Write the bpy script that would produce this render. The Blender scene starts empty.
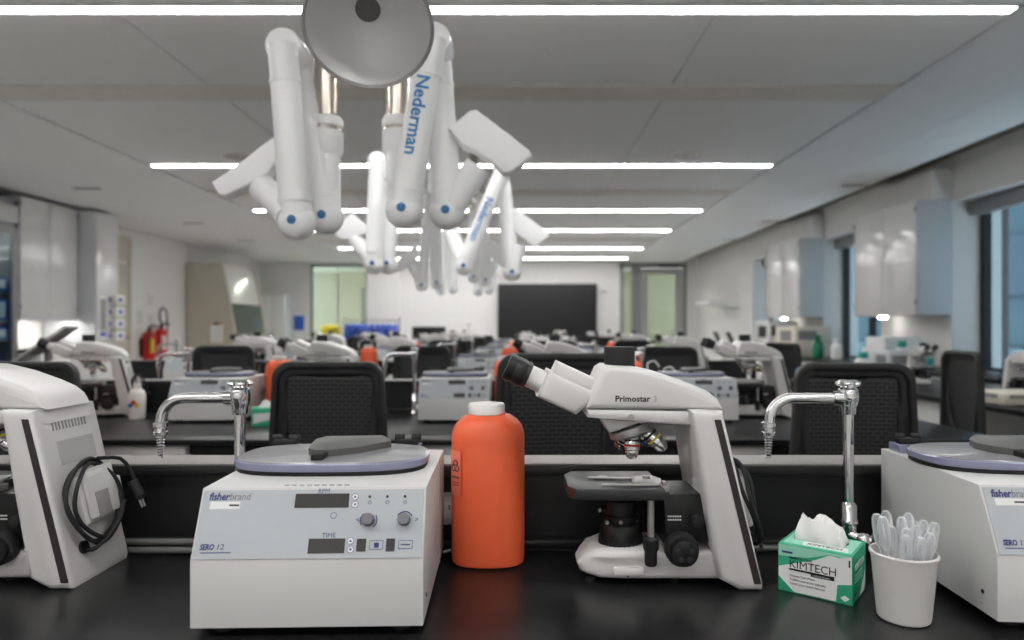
import bpy, bmesh, math, random
from mathutils import Vector as V, Matrix
random.seed(7)
# ------------------------------------------------------------------ camera, world, exposure
F = 683.0; PX, PY = 519.0, 328.0; ZC = 1.153; ZB = 0.76       # focal length in px, principal point, eye and bench heights
sc = bpy.context.scene; C = sc.collection
cam_d = bpy.data.cameras.new('camera'); cam = bpy.data.objects.new('camera', cam_d); C.objects.link(cam)
cam.location = (0, 0, ZC); cam.rotation_euler = (math.pi/2, 0, 0)
cam_d.sensor_width = 36; cam_d.lens = 36*F/1024
cam_d.shift_x = -(PX-512)/1024; cam_d.shift_y = (PY-320)/1024
cam_d.clip_start = 0.02; cam_d.dof.use_dof = True; cam_d.dof.focus_distance = 1.04; cam_d.dof.aperture_fstop = 3.2
sc.camera = cam
w = bpy.data.worlds.new('sky'); sc.world = w; w.use_nodes = True
wn = w.node_tree; bg = wn.nodes['Background']
bg.inputs[0].default_value = (.80, .90, 1.0, 1); bg.inputs[1].default_value = .75          # bright overcast daylight
sc.view_settings.view_transform = 'Standard'; sc.view_settings.look = 'None'
sc.view_settings.gamma = 1; sc.view_settings.use_curve_mapping = False
sc.view_settings.exposure = 2.12
LAMP = 11.0

# ------------------------------------------------------------------ materials
def lin(c):
    return tuple(((x/255)/12.92 if x/255 <= .04045 else ((x/255+.055)/1.055)**2.4) for x in c)
MATS = {}
def mat(name, rgb, rough=.5, metal=0., var=.04, scale=30, bump=0., trans=0., emit=0., spec=.5, coat=0., alpha=1.):
    m = bpy.data.materials.new(name); m.use_nodes = True; nt = m.node_tree; b = nt.nodes['Principled BSDF']
    c = lin(rgb)
    tc = nt.nodes.new('ShaderNodeTexCoord'); nz = nt.nodes.new('ShaderNodeTexNoise'); nz.inputs['Scale'].default_value = scale
    nz.inputs['Detail'].default_value = 4
    nt.links.new(tc.outputs['Object'], nz.inputs['Vector'])
    mx = nt.nodes.new('ShaderNodeMix'); mx.data_type = 'RGBA'
    mx.inputs[6].default_value = (*[x*(1-var) for x in c], 1); mx.inputs[7].default_value = (*[min(1, x*(1+var)) for x in c], 1)
    nt.links.new(nz.outputs[0], mx.inputs[0]); nt.links.new(mx.outputs[2], b.inputs['Base Color'])
    b.inputs['Roughness'].default_value = rough; b.inputs['Metallic'].default_value = metal
    b.inputs['Specular IOR Level'].default_value = spec; b.inputs['Coat Weight'].default_value = coat
    b.inputs['Transmission Weight'].default_value = trans; b.inputs['Alpha'].default_value = alpha
    if bump:
        bp = nt.nodes.new('ShaderNodeBump'); bp.inputs['Strength'].default_value = bump; bp.inputs['Distance'].default_value = .002
        nt.links.new(nz.outputs[0], bp.inputs['Height']); nt.links.new(bp.outputs[0], b.inputs['Normal'])
    if emit:
        b.inputs['Emission Color'].default_value = (*c, 1); b.inputs['Emission Strength'].default_value = emit
    MATS[name] = m; return m
def glassy(name, rgb, mixf, rough=.03):
    m = bpy.data.materials.new(name); m.use_nodes = True; nt = m.node_tree; nt.nodes.clear()
    o = nt.nodes.new('ShaderNodeOutputMaterial'); t = nt.nodes.new('ShaderNodeBsdfTransparent'); g = nt.nodes.new('ShaderNodeBsdfGlossy')
    lw = nt.nodes.new('ShaderNodeLayerWeight'); fr = nt.nodes.new('ShaderNodeMath'); fr.operation = 'POWER'; fr.inputs[1].default_value = 5
    nt.links.new(lw.outputs['Facing'], fr.inputs[0])
    mth = nt.nodes.new('ShaderNodeMath'); mth.operation = 'ADD'; mth.inputs[1].default_value = mixf; mth.use_clamp = True
    mx = nt.nodes.new('ShaderNodeMixShader'); t.inputs[0].default_value = (*lin(rgb), 1); g.inputs['Roughness'].default_value = rough
    nt.links.new(fr.outputs[0], mth.inputs[0]); nt.links.new(mth.outputs[0], mx.inputs[0])
    nt.links.new(t.outputs[0], mx.inputs[1]); nt.links.new(g.outputs[0], mx.inputs[2]); nt.links.new(mx.outputs[0], o.inputs[0])
    MATS[name] = m; return m
mat('wall', (226, 224, 221), .75, var=.02, scale=6)
mat('wall_beige', (196, 190, 176), .7, var=.03, scale=6)
mat('ceil', (232, 231, 229), .85, var=.02, scale=14)
mat('ceil_dark', (70, 68, 66), .8)
mat('ceil_strip', (216, 210, 200), .55, var=.10, scale=9)
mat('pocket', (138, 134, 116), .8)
mat('floor', (222, 221, 219), .4, var=.08, scale=12)
mat('epoxy', (27, 27, 28), .30, var=.25, scale=22, spec=.45)
mat('panel_black', (24, 24, 25), .42, var=.1)
mat('ledge_grey', (150, 147, 143), .38, var=.04)
mat('drawer_white', (205, 203, 199), .45)
mat('white_plastic', (224, 221, 216), .38, var=.015)
mat('white_enamel', (212, 211, 209), .42, var=.012)
mat('panel_blue', (181, 186, 189), .45, var=.02)
mat('scope_white', (216, 214, 212), .34, var=.012)
mat('scope_grey', (150, 148, 146), .5)
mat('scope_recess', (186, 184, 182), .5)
mat('scope_strip', (52, 44, 44), .5)
mat('black_plastic', (22, 22, 23), .42, var=.15)
mat('black_matte', (30, 30, 31), .6, var=.15)
mat('rubber', (26, 26, 27), .65, var=.2)
mat('stage_black', (46, 46, 47), .35, var=.1)
mat('chrome', (225, 225, 226), .07, 1., var=.01)
mat('steel', (196, 188, 178), .25, 1., var=.05)
mat('alu', (176, 175, 174), .4, .7, var=.04)
mat('hood_grey', (214, 214, 214), .45, .15, var=.02)
mat('arm_white', (247, 247, 246), .3, var=.012)
mat('blue_button', (45, 112, 165), .4)
mat('blue_print', (58, 130, 188), .5)
mat('navy_print', (50, 58, 118), .5)
mat('black_print', (25, 25, 27), .5)
mat('screen_dark', (58, 56, 54), .3)
mat('knob_grey', (118, 119, 122), .45)
mat('lid_grey', (128, 128, 131), .38, var=.02, coat=.3)
mat('lid_rim', (138, 140, 166), .25, var=.03, coat=.4)
mat('handle_grey', (98, 98, 97), .5, var=.05)
mat('orange', (250, 108, 66), .42, var=.03)
mat('label_pink', (244, 132, 104), .55)
mat('cap_white', (236, 233, 229), .45)
mat('label_white', (232, 232, 230), .5)
mat('green', (52, 174, 132), .5)
mat('green_pale', (150, 214, 188), .5)
mat('green_dark', (20, 120, 84), .45)
mat('tissue', (236, 235, 232), .8, var=.02)
mat('cup_white', (230, 228, 225), .4, var=.01)
mat('red', (196, 26, 30), .4)
mat('yellow', (236, 200, 40), .5)
mat('blue', (44, 96, 190), .5)
mat('blue_coat', (88, 116, 206), .8, var=.12, scale=18)
mat('teal', (40, 168, 150), .45)
mat('chair_black', (28, 28, 29), .5, var=.12)
mat('cab_white', (220, 218, 216), .14, var=.012, spec=.8)
mat('cab_side', (206, 208, 210), .5, var=.012)
mat('frame_black', (22, 22, 24), .45)
mat('frame_grey', (142, 142, 142), .4, .3)
mat('tv', (20, 20, 21), .28)
mat('wood', (196, 158, 118), .5, var=.12)
mat('brick', (112, 104, 100), .8, var=.2)
mat('bldg', (62, 86, 94), .6, var=.06)
mat('bldg_light', (80, 106, 114), .35, var=.05)
mat('bldg_dark', (48, 70, 84), .3, var=.05)
mat('led', (253, 253, 253), .5, emit=LAMP)
mat('led_small', (255, 252, 246), .5, emit=6)
mat('led_corridor', (255, 250, 238), .5, emit=14)
mat('cream', (226, 218, 204), .45)
mat('pink', (220, 130, 140), .5)
mat('yellow_band', (220, 205, 60), .4)
glassy('glass', (222, 232, 236), .03)
glassy('glass_green', (226, 234, 226), .03)
glassy('clear', (232, 234, 238), .06, .12)
# woven mesh of the chair backs
m = mat('chair_mesh', (24, 24, 25), .6, var=.1)
nt = m.node_tree; tc = nt.nodes.new('ShaderNodeTexCoord'); bk = nt.nodes.new('ShaderNodeTexBrick')
mp = nt.nodes.new('ShaderNodeMapping'); mp.inputs['Rotation'].default_value = (math.pi/2, 0, 0)
nt.links.new(tc.outputs['Object'], mp.inputs[0]); nt.links.new(mp.outputs[0], bk.inputs[0])
bk.inputs['Scale'].default_value = 1; bk.inputs['Brick Width'].default_value = .026; bk.inputs['Row Height'].default_value = .013
bk.inputs['Mortar Size'].default_value = .003; bk.inputs['Mortar Smooth'].default_value = .6
bk.inputs['Color1'].default_value = (.004, .004, .004, 1); bk.inputs['Color2'].default_value = (.006, .006, .006, 1); bk.inputs['Mortar'].default_value = (.034, .034, .035, 1)
nt.links.new(bk.outputs[0], nt.nodes['Principled BSDF'].inputs['Base Color'])
# translucent white polyethylene of the pipettes
m = mat('pipette', (238, 240, 243), .3, var=.01); nt = m.node_tree
tr = nt.nodes.new('ShaderNodeBsdfTransparent'); mx = nt.nodes.new('ShaderNodeMixShader'); lw = nt.nodes.new('ShaderNodeLayerWeight')
mr = nt.nodes.new('ShaderNodeMapRange'); mr.inputs['To Min'].default_value = .22; mr.inputs['To Max'].default_value = .85
nt.links.new(lw.outputs['Facing'], mr.inputs[0]); nt.links.new(mr.outputs[0], mx.inputs[0])
nt.links.new(tr.outputs[0], mx.inputs[1]); nt.links.new(nt.nodes['Principled BSDF'].outputs[0], mx.inputs[2]); nt.links.new(mx.outputs[0], nt.nodes['Material Output'].inputs[0])

# ------------------------------------------------------------------ geometry helpers
class B:
    def __init__(s): s.bm = bmesh.new()
    def _merge(s, t):
        me = bpy.data.meshes.new('t'); t.to_mesh(me); t.free(); s.bm.from_mesh(me); bpy.data.meshes.remove(me); return s
    def box(s, lo, hi, bev=0, seg=2, M=None):
        t = bmesh.new(); bmesh.ops.create_cube(t, size=1)
        lo, hi = V(lo), V(hi); c = (lo+hi)/2; d = hi-lo
        for v in t.verts: v.co = V((v.co.x*d.x+c.x, v.co.y*d.y+c.y, v.co.z*d.z+c.z))
        if bev: bmesh.ops.bevel(t, geom=t.edges[:], offset=bev, segments=seg, affect='EDGES', profile=.5, clamp_overlap=True)
        if M: t.transform(M)
        return s._merge(t)
    def cyl(s, p0, p1, r0, r1=None, n=20, bev=0):
        r1 = r0 if r1 is None else r1; p0, p1 = V(p0), V(p1); d = p1-p0
        t = bmesh.new(); bmesh.ops.create_cone(t, cap_ends=True, cap_tris=False, segments=n, radius1=r0, radius2=r1, depth=d.length)
        if bev:
            es = [e for e in t.edges if any(len(f.verts) == n for f in e.link_faces)]
            bmesh.ops.bevel(t, geom=es, offset=bev, segments=2, affect='EDGES', profile=.5, clamp_overlap=True)
        t.transform(Matrix.Translation((p0+p1)/2) @ d.to_track_quat('Z', 'Y').to_matrix().to_4x4())
        return s._merge(t)
    def ball(s, c, r, sc=(1, 1, 1), u=20, v=12):
        t = bmesh.new(); bmesh.ops.create_uvsphere(t, u_segments=u, v_segments=v, radius=r)
        t.transform(Matrix.Translation(c) @ Matrix.Diagonal((*sc, 1))); return s._merge(t)
    def lathe(s, prof, n=28, c=(0, 0, 0), sx=1., sy=1., sup=None, M=None, cap=True):
        t = bmesh.new(); rings = []
        for r, z in prof:
            ring = []
            for i in range(n):
                a = 2*math.pi*i/n; x, y = math.cos(a), math.sin(a)
                if sup:
                    k = (abs(x)**sup+abs(y)**sup)**(-1/sup); x, y = x*k, y*k
                ring.append(t.verts.new((r*x*sx, r*y*sy, z)))
            rings.append(ring)
        for a, b in zip(rings, rings[1:]):
            for i in range(n): t.faces.new((a[i], a[(i+1) % n], b[(i+1) % n], b[i]))
        if cap and prof[0][0] > 1e-5: t.faces.new(rings[0][::-1])
        if cap and prof[-1][0] > 1e-5: t.faces.new(rings[-1])
        bmesh.ops.remove_doubles(t, verts=t.verts[:], dist=1e-6)
        if M: t.transform(M)
        t.transform(Matrix.Translation(c)); return s._merge(t)
    def prism(s, pts, a, b, axis='y', bev=0, seg=2, taper=None):
        """pts: 2D outline, (x,z) for axis y, (y,z) for axis x, (x,y) for axis z; extruded from a to b"""
        t = bmesh.new()
        f3 = {'y': lambda p, q: (p[0], q, p[1]), 'x': lambda p, q: (q, p[0], p[1]), 'z': lambda p, q: (p[0], p[1], q)}[axis]
        A = [t.verts.new(f3(p, a)) for p in pts]; Bv = [t.verts.new(f3(p, b)) for p in (taper or pts)]
        n = len(pts); fa = t.faces.new(A); fb = t.faces.new(Bv[::-1])
        for i in range(n): t.faces.new((A[i], Bv[i], Bv[(i+1) % n], A[(i+1) % n]))
        bmesh.ops.recalc_face_normals(t, faces=t.faces[:])
        if bev:
            es = list(set(list(fa.edges)+list(fb.edges)))
            bmesh.ops.bevel(t, geom=es, offset=bev, segments=seg, affect='EDGES', profile=.5, clamp_overlap=True)
        return s._merge(t)
    def tube(s, pts, r, n=10, smooth=0, closed=False):
        P = [V(p) for p in pts]
        if smooth:
            Q = []; m = len(P)
            rng = range(m if closed else m-1)
            for i in rng:
                p0 = P[(i-1) % m] if closed or i > 0 else P[0]; p1 = P[i]; p2 = P[(i+1) % m]; p3 = P[(i+2) % m] if closed or i+2 < m else P[-1]
                for k in range(smooth):
                    u = k/smooth
                    Q.append(.5*((2*p1)+(p2-p0)*u+(2*p0-5*p1+4*p2-p3)*u*u+(3*p1-p0-3*p2+p3)*u**3))
            if not closed: Q.append(P[-1])
            P = Q
        t = bmesh.new(); rings = []; m = len(P); up = None
        for i in range(m):
            d = (P[(i+1) % m]-P[i-1]) if closed or 0 < i < m-1 else (P[1]-P[0] if i == 0 else P[-1]-P[-2])
            d.normalize()
            if up is None: up = d.orthogonal().normalized()
            else: up = (up-d*up.dot(d)).normalized()
            sd = d.cross(up); rr = r[min(i*len(r)//m, len(r)-1)] if isinstance(r, (list, tuple)) else r
            rings.append([t.verts.new(P[i]+(up*math.cos(2*math.pi*j/n)+sd*math.sin(2*math.pi*j/n))*rr) for j in range(n)])
        for i in range(m if closed else m-1):
            a, b = rings[i], rings[(i+1) % m]
            for j in range(n): t.faces.new((a[j], a[(j+1) % n], b[(j+1) % n], b[j]))
        if not closed: t.faces.new(rings[0][::-1]); t.faces.new(rings[-1])
        return s._merge(t)
    def ring(s, outer, inner, a, b, axis='y', bev=0):
        """a frame between two outlines of equal point count"""
        t = bmesh.new(); n = len(outer)
        f3 = {'y': lambda p, q: (p[0], q, p[1]), 'x': lambda p, q: (q, p[0], p[1]), 'z': lambda p, q: (p[0], p[1], q)}[axis]
        oa = [t.verts.new(f3(p, a)) for p in outer]; ob = [t.verts.new(f3(p, b)) for p in outer]
        ia = [t.verts.new(f3(p, a)) for p in inner]; ib = [t.verts.new(f3(p, b)) for p in inner]
        for i in range(n):
            j = (i+1) % n
            for q in ((oa[i], oa[j], ia[j], ia[i]), (ob[j], ob[i], ib[i], ib[j]), (oa[j], oa[i], ob[i], ob[j]), (ia[i], ia[j], ib[j], ib[i])): t.faces.new(q)
        bmesh.ops.recalc_face_normals(t, faces=t.faces[:])
        if bev:
            es = [e for e in t.edges if len(e.link_faces) == 2 and e.calc_face_angle(0) > .9]
            bmesh.ops.bevel(t, geom=es, offset=bev, segments=2, affect='EDGES', profile=.5, clamp_overlap=True)
        return s._merge(t)
    def build(s, name, m, parent=None, loc=None, rot=None, ang=38):
        me = bpy.data.meshes.new(name)
        bmesh.ops.recalc_face_normals(s.bm, faces=s.bm.faces[:])
        s.bm.to_mesh(me); s.bm.free()
        me.polygons.foreach_set('use_smooth', [True]*len(me.polygons)); me.set_sharp_from_angle(angle=math.radians(ang))
        me.materials.append(MATS[m]); o = bpy.data.objects.new(name, me); C.objects.link(o)
        if parent: o.parent = parent
        if loc: o.location = loc
        if rot: o.rotation_euler = rot
        return o
def tag(o, label, cat, group=None):
    o['label'] = label; o['category'] = cat
    if group: o['group'] = group
    return o
def struct(o, label=None):
    o['kind'] = 'structure'
    if label: o['label'] = label
    return o
def thing(name, label, cat, loc=(0, 0, 0), rz=0, group=None):
    o = bpy.data.objects.new(name, None); C.objects.link(o); o.location = loc; o.rotation_euler = (0, 0, rz); o.empty_display_size = .05
    return tag(o, label, cat, group)
def dup(root, label, loc, rz=0, skip=(), group=None, sc=1):
    def cp(o, par):
        c = o.copy(); C.objects.link(c)
        if par: c.parent = par
        for ch in KIDS(o):
            if ch.name.split('.')[0] not in skip: cp(ch, c)
        return c
    r = cp(root, None); r.location = loc; r.rotation_euler = (0, 0, rz); r['label'] = label; r.scale = (sc, sc, sc)
    if group: r['group'] = group
    return r
def KIDS(o): return [c for c in o.children]
TXT = {}
def text(s, size, m, parent, loc, rot=(0, 0, 0), bold=0., shear=0., align='LEFT', name='lettering', sx=1., space=1., fit=None):
    k = (s, size, bold, shear, align, m, space)
    if k not in TXT:
        cu = bpy.data.curves.new('t', 'FONT'); cu.body = s; cu.size = size; cu.offset = bold; cu.shear = shear; cu.align_x = align
        cu.extrude = .00015; cu.resolution_u = 2; cu.space_character = space
        o = bpy.data.objects.new('t', cu); C.objects.link(o); bpy.context.view_layer.update()
        me = bpy.data.meshes.new_from_object(o.evaluated_get(bpy.context.evaluated_depsgraph_get()))
        bpy.data.objects.remove(o); bpy.data.curves.remove(cu); me.materials.clear(); me.materials.append(MATS[m]); TXT[k] = me
    o = bpy.data.objects.new(name, TXT[k]); C.objects.link(o); o.parent = parent; o.location = loc; o.rotation_euler = rot; o.scale = (sx, 1, 1)
    if fit:
        xs = [v.co.x for v in TXT[k].vertices]; o.scale.x = fit/(max(xs)-min(xs))
    return o
def W(px, py, Y): return V(((px-PX)*Y/F, Y, ZC-(py-PY)*Y/F))
def rrect(x0, x1, z0, z1, r, n=5):
    out = []
    for cx, cz, a0 in ((x1-r, z1-r, 0), (x0+r, z1-r, 90), (x0+r, z0+r, 180), (x1-r, z0+r, 270)):
        for i in range(n+1):
            a = math.radians(a0+90*i/n); out.append((cx+r*math.cos(a), cz+r*math.sin(a)))
    return out

# ------------------------------------------------------------------ the room
XL, XR, Y0, Y1, ZT = -6.3, 4.34, -4.0, 16.6, 2.75
YC = 19.6                                                         # end of the corridor behind the glass
floor = struct(B().box((XL-.3, Y0-.3, -.1), (XR+.8, YC+.1, 0)).build('floor', 'floor'))
ceiling = struct(B().box((XL-.2, Y0-.2, ZT+.25), (XR+.8, YC+.1, ZT+.35)).build('ceiling', 'ceil_dark'))
LX0, LX1 = -3.62, 2.5
LY = [-3.05, .2, 3.42, 6.70, 9.26, 11.15, 13.66, 15.6]
strips = [(-.2, .1), (4.48, 4.77), (7.9, 8.2), (12.2, 12.5)]
def panel(x0, x1, y0, y1, name='ceiling_panel', m='ceil', z=ZT, g=.004):
    B().box((x0+g, y0+g, z), (x1-g, y1-g, z+.03)).build(name, m, ceiling)
ycuts = sorted([Y0]+[y+d for y in LY for d in (-.042, .042)]+[v for s_ in strips for v in s_]+[Y1])
for a, b in zip(ycuts, ycuts[1:]):
    mid = (a+b)/2
    if any(abs(mid-y) < .03 for y in LY): continue
    if any(s0-.01 < mid < s1+.01 for s0, s1 in strips):
        panel(LX0, LX1, a, b, 'service_strip', 'ceil_strip', ZT-.012); continue
    for x0, x1 in ((LX0, -2.04), (-2.04, 1.0), (1.0, LX1)): panel(x0, x1, a, b)
yy = Y0
while yy < Y1-.01:
    b = min(Y1, yy+1.22)
    for x0, x1 in ((LX1+.02, 3.3), (3.3, 3.93), (XL, -5.0), (-5.0, LX0-.02)): panel(x0, x1, yy, b, g=.002)
    yy = b
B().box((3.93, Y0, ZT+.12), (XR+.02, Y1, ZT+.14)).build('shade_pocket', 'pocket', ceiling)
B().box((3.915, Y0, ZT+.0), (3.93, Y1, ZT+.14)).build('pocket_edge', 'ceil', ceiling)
B().box((XL, Y1, ZT), (XR+.4, YC, ZT+.04)).build('corridor_ceiling', 'ceil', ceiling)
# walls
wl = struct(B().box((XL-.2, Y0, 0), (XL, Y1, ZT+.25)).build('wall_left', 'wall'))
wb = struct(B().box((XL-.2, Y0-.2, 0), (XR+.6, Y0, ZT+.25)).build('wall_behind', 'wall'))
bk_ = B().box((XL-.2, Y1, 0), (-5.08, Y1+.15, ZT+.25)).box((-3.67, Y1, 0), (2.45, Y1+.15, ZT+.25)).box((4.07, Y1, 0), (XR+.4, Y1+.15, ZT+.25))
bk_.box((-5.08, Y1, 2.70), (-3.67, Y1+.15, ZT+.25)).box((2.45, Y1, 2.72), (4.07, Y1+.15, ZT+.25))
struct(B().box((-3.67, Y1-.10, 0), (-2.88, Y1, ZT)).build('trim_3', 'wall'))
struct(bk_.build('wall_back', 'wall'))
struct(B().box((XL-.2, YC, 0), (XR+.6, YC+.1, ZT+.25)).build('wall_corridor', 'wall_beige'))
# right wall: piers and window bays (window plane at X = 4.66)
wr = B()
PIER = [(-4.0, .9), (2.3, 3.8), (6.85, 8.2), (9.75, 11.1), (12.65, Y1)]
for a, b in PIER: wr.box((XR, a, 0), (XR+.5, b, ZT+.25))
BAYS = [(.9, 2.3), (3.8, 6.85), (8.2, 9.75), (11.1, 12.65)]
for a, b in BAYS:
    wr.box((XR, a, 0), (XR+.5, b, .70)).box((XR, a, 2.42), (XR+.5, b, ZT+.25))
struct(wr.build('wall_right', 'wall'))
for i, (a, b) in enumerate(BAYS):
    fr = B()
    for y in (a+.03, (a+b)/2, b-.06): fr.box((4.62, y, .70), (4.70, y+.05, 2.42))
    fr.box((4.62, a, .70), (4.70, b, .76)).box((4.62, a, 2.36), (4.70, b, 2.42))
    wd = struct(fr.build('window_%d' % (i+1), 'frame_black'))
    B().box((4.655, a+.05, .76), (4.662, (a+b)/2, 2.36)).build('pane', 'glass', wd)
    B().box((4.655, (a+b)/2+.05, .76), (4.662, b-.05, 2.36)).build('pane', 'glass', wd)
    B().box((XR-.03, a, .69), (4.62, b, .715)).build('window_sill', 'white_enamel', wd)
    B().box((4.50, a+.01, 2.28), (4.61, b-.01, 2.42), .006).build('shade_box', 'frame_grey', wd)
# baseboards
for nm, lo, hi in (('left', (XL, Y0, 0), (XL+.012, Y1, .1)), ('back', (-2.88, Y1-.012, 0), (2.45, Y1, .1))):
    struct(B().box(lo, hi).build('baseboard_'+nm, 'black_matte'))
# glass wall at back left, glazed door and sidelight at back right
g = struct(B().box((-5.08, Y1+.02, 0), (-5.02, Y1+.09, 2.70)).box((-3.72, Y1+.02, 0), (-3.67, Y1+.09, 2.70)).box((-4.42, Y1+.04, 0), (-4.39, Y1+.07, 2.70)).box((-5.08, Y1+.02, 2.64), (-3.67, Y1+.09, 2.70)).box((-5.08, Y1+.02, 0), (-3.67, Y1+.09, .08)).build('window_5', 'frame_grey'))
for x0, x1 in ((-5.02, -4.42), (-4.39, -3.72)): B().box((x0, Y1+.05, .08), (x1, Y1+.06, 2.64)).build('pane', 'glass_green', g)
g = struct(B().box((2.45, Y1-.02, 0), (2.53, Y1+.1, 2.72)).box((2.74, Y1-.02, 0), (2.86, Y1+.1, 2.72)).box((2.45, Y1-.02, 2.64), (2.86, Y1+.1, 2.72)).box((2.45, Y1-.02, 0), (2.86, Y1+.1, .1)).build('window_6', 'frame_grey'))
B().box((2.53, Y1+.03, .1), (2.74, Y1+.04, 2.64)).build('pane', 'glass_green', g)
g = struct(B().ring([(2.86, 0), (4.07, 0), (4.07, 2.72), (2.86, 2.72)], [(2.96, .04), (3.97, .04), (3.97, 2.62), (2.96, 2.62)], Y1-.03, Y1+.1).build('door_1', 'frame_grey'))
B().ring([(2.97, .04), (3.96, .04), (3.96, 2.6), (2.97, 2.6)], [(3.12, .35), (3.80, .35), (3.80, 2.46), (3.12, 2.46)], Y1, Y1+.05).build('door_leaf', 'alu', g)
B().box((3.12, Y1+.02, .35), (3.80, Y1+.03, 2.46)).build('pane', 'glass_green', g)
B().cyl((3.2, Y1-.06, 1.05), (3.75, Y1-.06, 1.05), .018).cyl((3.2, Y1-.06, 1.05), (3.2, Y1, 1.05), .012).cyl((3.75, Y1-.06, 1.05), (3.75, Y1, 1.05), .012).build('push_bar', 'steel', g)
B().box((3.4, Y1-.05, 2.62), (3.85, Y1+.0, 2.69), .01).build('door_closer', 'black_matte', g)
# left wall door, partly behind the tall unit
g = struct(B().ring([(9.9, 0), (11.06, 0), (11.06, 2.62), (9.9, 2.62)], [(9.97, .0), (10.99, .0), (10.99, 2.55), (9.97, 2.55)], XL, XL+.03, 'x').build('door_2', 'wall_beige'))
B().box((XL+.002, 9.97, 0), (XL+.018, 10.99, 2.18)).build('door_leaf', 'wall_beige', g)
B().box((XL+.002, 9.97, 2.22), (XL+.018, 10.99, 2.55)).build('transom', 'wall_beige', g)
B().cyl((XL+.018, 10.9, 1.0), (XL+.07, 10.9, 1.0), .011).cyl((XL+.07, 10.91, 1.0), (XL+.07, 10.78, 1.0), .011).build('door_handle', 'steel', g)
# corridor behind the glass
g = struct(B().ring([(-4.5, 0), (-3.3, 0), (-3.3, 2.3), (-4.5, 2.3)], [(-4.42, 0), (-3.38, 0), (-3.38, 2.22), (-4.42, 2.22)], YC-.06, YC).build('door_3', 'frame_grey'))
for x0 in (-4.42, -3.89): B().box((x0, YC-.04, 0), (x0+.51, YC-.01, 2.22)).build('door_leaf', 'cab_side', g)
for x0 in (-3.95, -3.82): B().cyl((x0, YC-.08, .9), (x0, YC-.08, 1.3), .014).build('pull_bar', 'black_matte', g)
tag(B().box((-4.6, 17.3, ZT-.03), (-3.4, 17.5, ZT-.002), .004).build('corridor_light', 'led_corridor'), 'lit ceiling lamp in corridor behind the green glass wall', 'ceiling light')
tag(B().box((2.6, 17.3, ZT-.03), (3.8, 17.5, ZT-.002), .004).build('corridor_light', 'led_corridor'), 'lit ceiling lamp in corridor behind the glazed door', 'ceiling light')

# the ceiling lamps
ordn = ['nearest', 'second', 'third', 'fourth', 'fifth', 'farthest']
for i, y in enumerate(LY):
    vis = i-2
    lb = ('long recessed linear ceiling lamp, the %s row from the camera' % ordn[vis]) if vis >= 0 else 'recessed linear ceiling lamp overhead, behind the nearest row in view, row %s' % ['back', 'front'][i]
    t = thing('linear_ceiling_lamp', lb, 'ceiling light', (0, y, ZT), 0, 'rows of linear ceiling lamps')
    B().box((LX0+.03, -.029, -.009), (LX1-.03, .029, .01), .003).build('diffuser', 'led', t)
    B().ring([(LX0+.005, -.041), (LX1-.005, -.041), (LX1-.005, .041), (LX0+.005, .041)], [(LX0+.03, -.034), (LX1-.03, -.034), (LX1-.03, .034), (LX0+.03, .034)], -.006, .03, 'z').build('housing', 'white_enamel', t)
# slot vents and round speakers
for px, py, nm in ((87, 188, 'left above the wall cabinets'), (855, 185, 'right near the window side'), (193, 223, 'left near the extinguishers'), (772, 221, 'right half way down the room'), (246, 240, 'left far down the room'), (731, 239, 'right far down the room')):
    y = F*(ZT-ZC)/(PY-py); x = (px-PX)*y/F
    t = thing('slot_vent', 'small slotted air vent in the ceiling, '+nm, 'air vent', (x, y, ZT), 0, 'ceiling slot vents')
    B().box((-.16, -.035, -.006), (.16, .035, 0), .002).build('frame', 'ceil_strip', t)
    for k in (-1, 0, 1): B().box((-.145, k*.02-.006, -.009), (.145, k*.02+.006, -.005)).build('slot', 'ceil_dark', t)
for px, py, nm in ((688, 155, 'right'), (240, 157, 'left')):
    y = F*(ZT-ZC)/(PY-py); x = (px-PX)*y/F
    t = thing('ceiling_speaker', 'round flush loudspeaker in the ceiling, %s of the extraction arms' % nm, 'speaker', (x, y, ZT), 0, 'ceiling speakers')
    B().lathe([(.15, 0), (.15, -.006), (.13, -.008), (.125, -.004)], 28).build('rim', 'ceil_strip', t); B().lathe([(.125, -.004), (.0, -.007)], 28).build('grille', 'alu', t)

# ------------------------------------------------------------------ benches
ROW, ST = 1.96, 1.038
rown = ['nearest', 'second', 'third', 'fourth', 'fifth', 'sixth']
bx0, bx1 = -2.95, 1.72
for k in range(6):
    t = thing('lab_bench', 'long black-topped lab bench crossing the room, %s from the camera' % rown[k], 'lab bench', (0, k*ROW, 0), 0, 'rows of black lab benches')
    B().box((bx0, .44, ZB-.02), (bx1, 1.211, ZB), .004).build('worktop', 'epoxy', t)
    dv = thing('bench_divider', 'low black raised ledge with grey top at the back of the %s bench' % rown[k], 'ledge', (0, k*ROW, 0), 0, 'raised ledges behind the benches')
    B().box((bx0, 1.237, .0), (bx1, 1.29, ZB+.128)).build('back_panel', 'panel_black', dv)
    B().box((bx0, 1.222, ZB+.128), (bx1, 1.315, ZB+.146), .003).build('ledge', 'panel_black', dv)
    B().box((bx0+.003, 1.226, ZB+.1465), (bx1-.003, 1.312, ZB+.149)).build('ledge_cap', 'ledge_grey', dv)
    B().box((bx0, 1.212, ZB), (bx1, 1.2365, ZB+.016), .003).build('curb', 'panel_black', dv)
    B().box((bx0, .50, .62), (bx1, .53, ZB-.031)).build('apron', 'panel_black', t)
    for x in (bx0+.02, -1.15, .55, bx1-.07): B().box((x, .88, 0), (x+.05, 1.2, ZB-.031)).build('leg_panel', 'panel_black', t)
    for j in (-2, -1, 0, 1):
        d = B().box((-.44+ST*j, .462, .680), (-.145+ST*j, .50, ZB-.024), .006).build('drawer', 'drawer_white', t)

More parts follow.
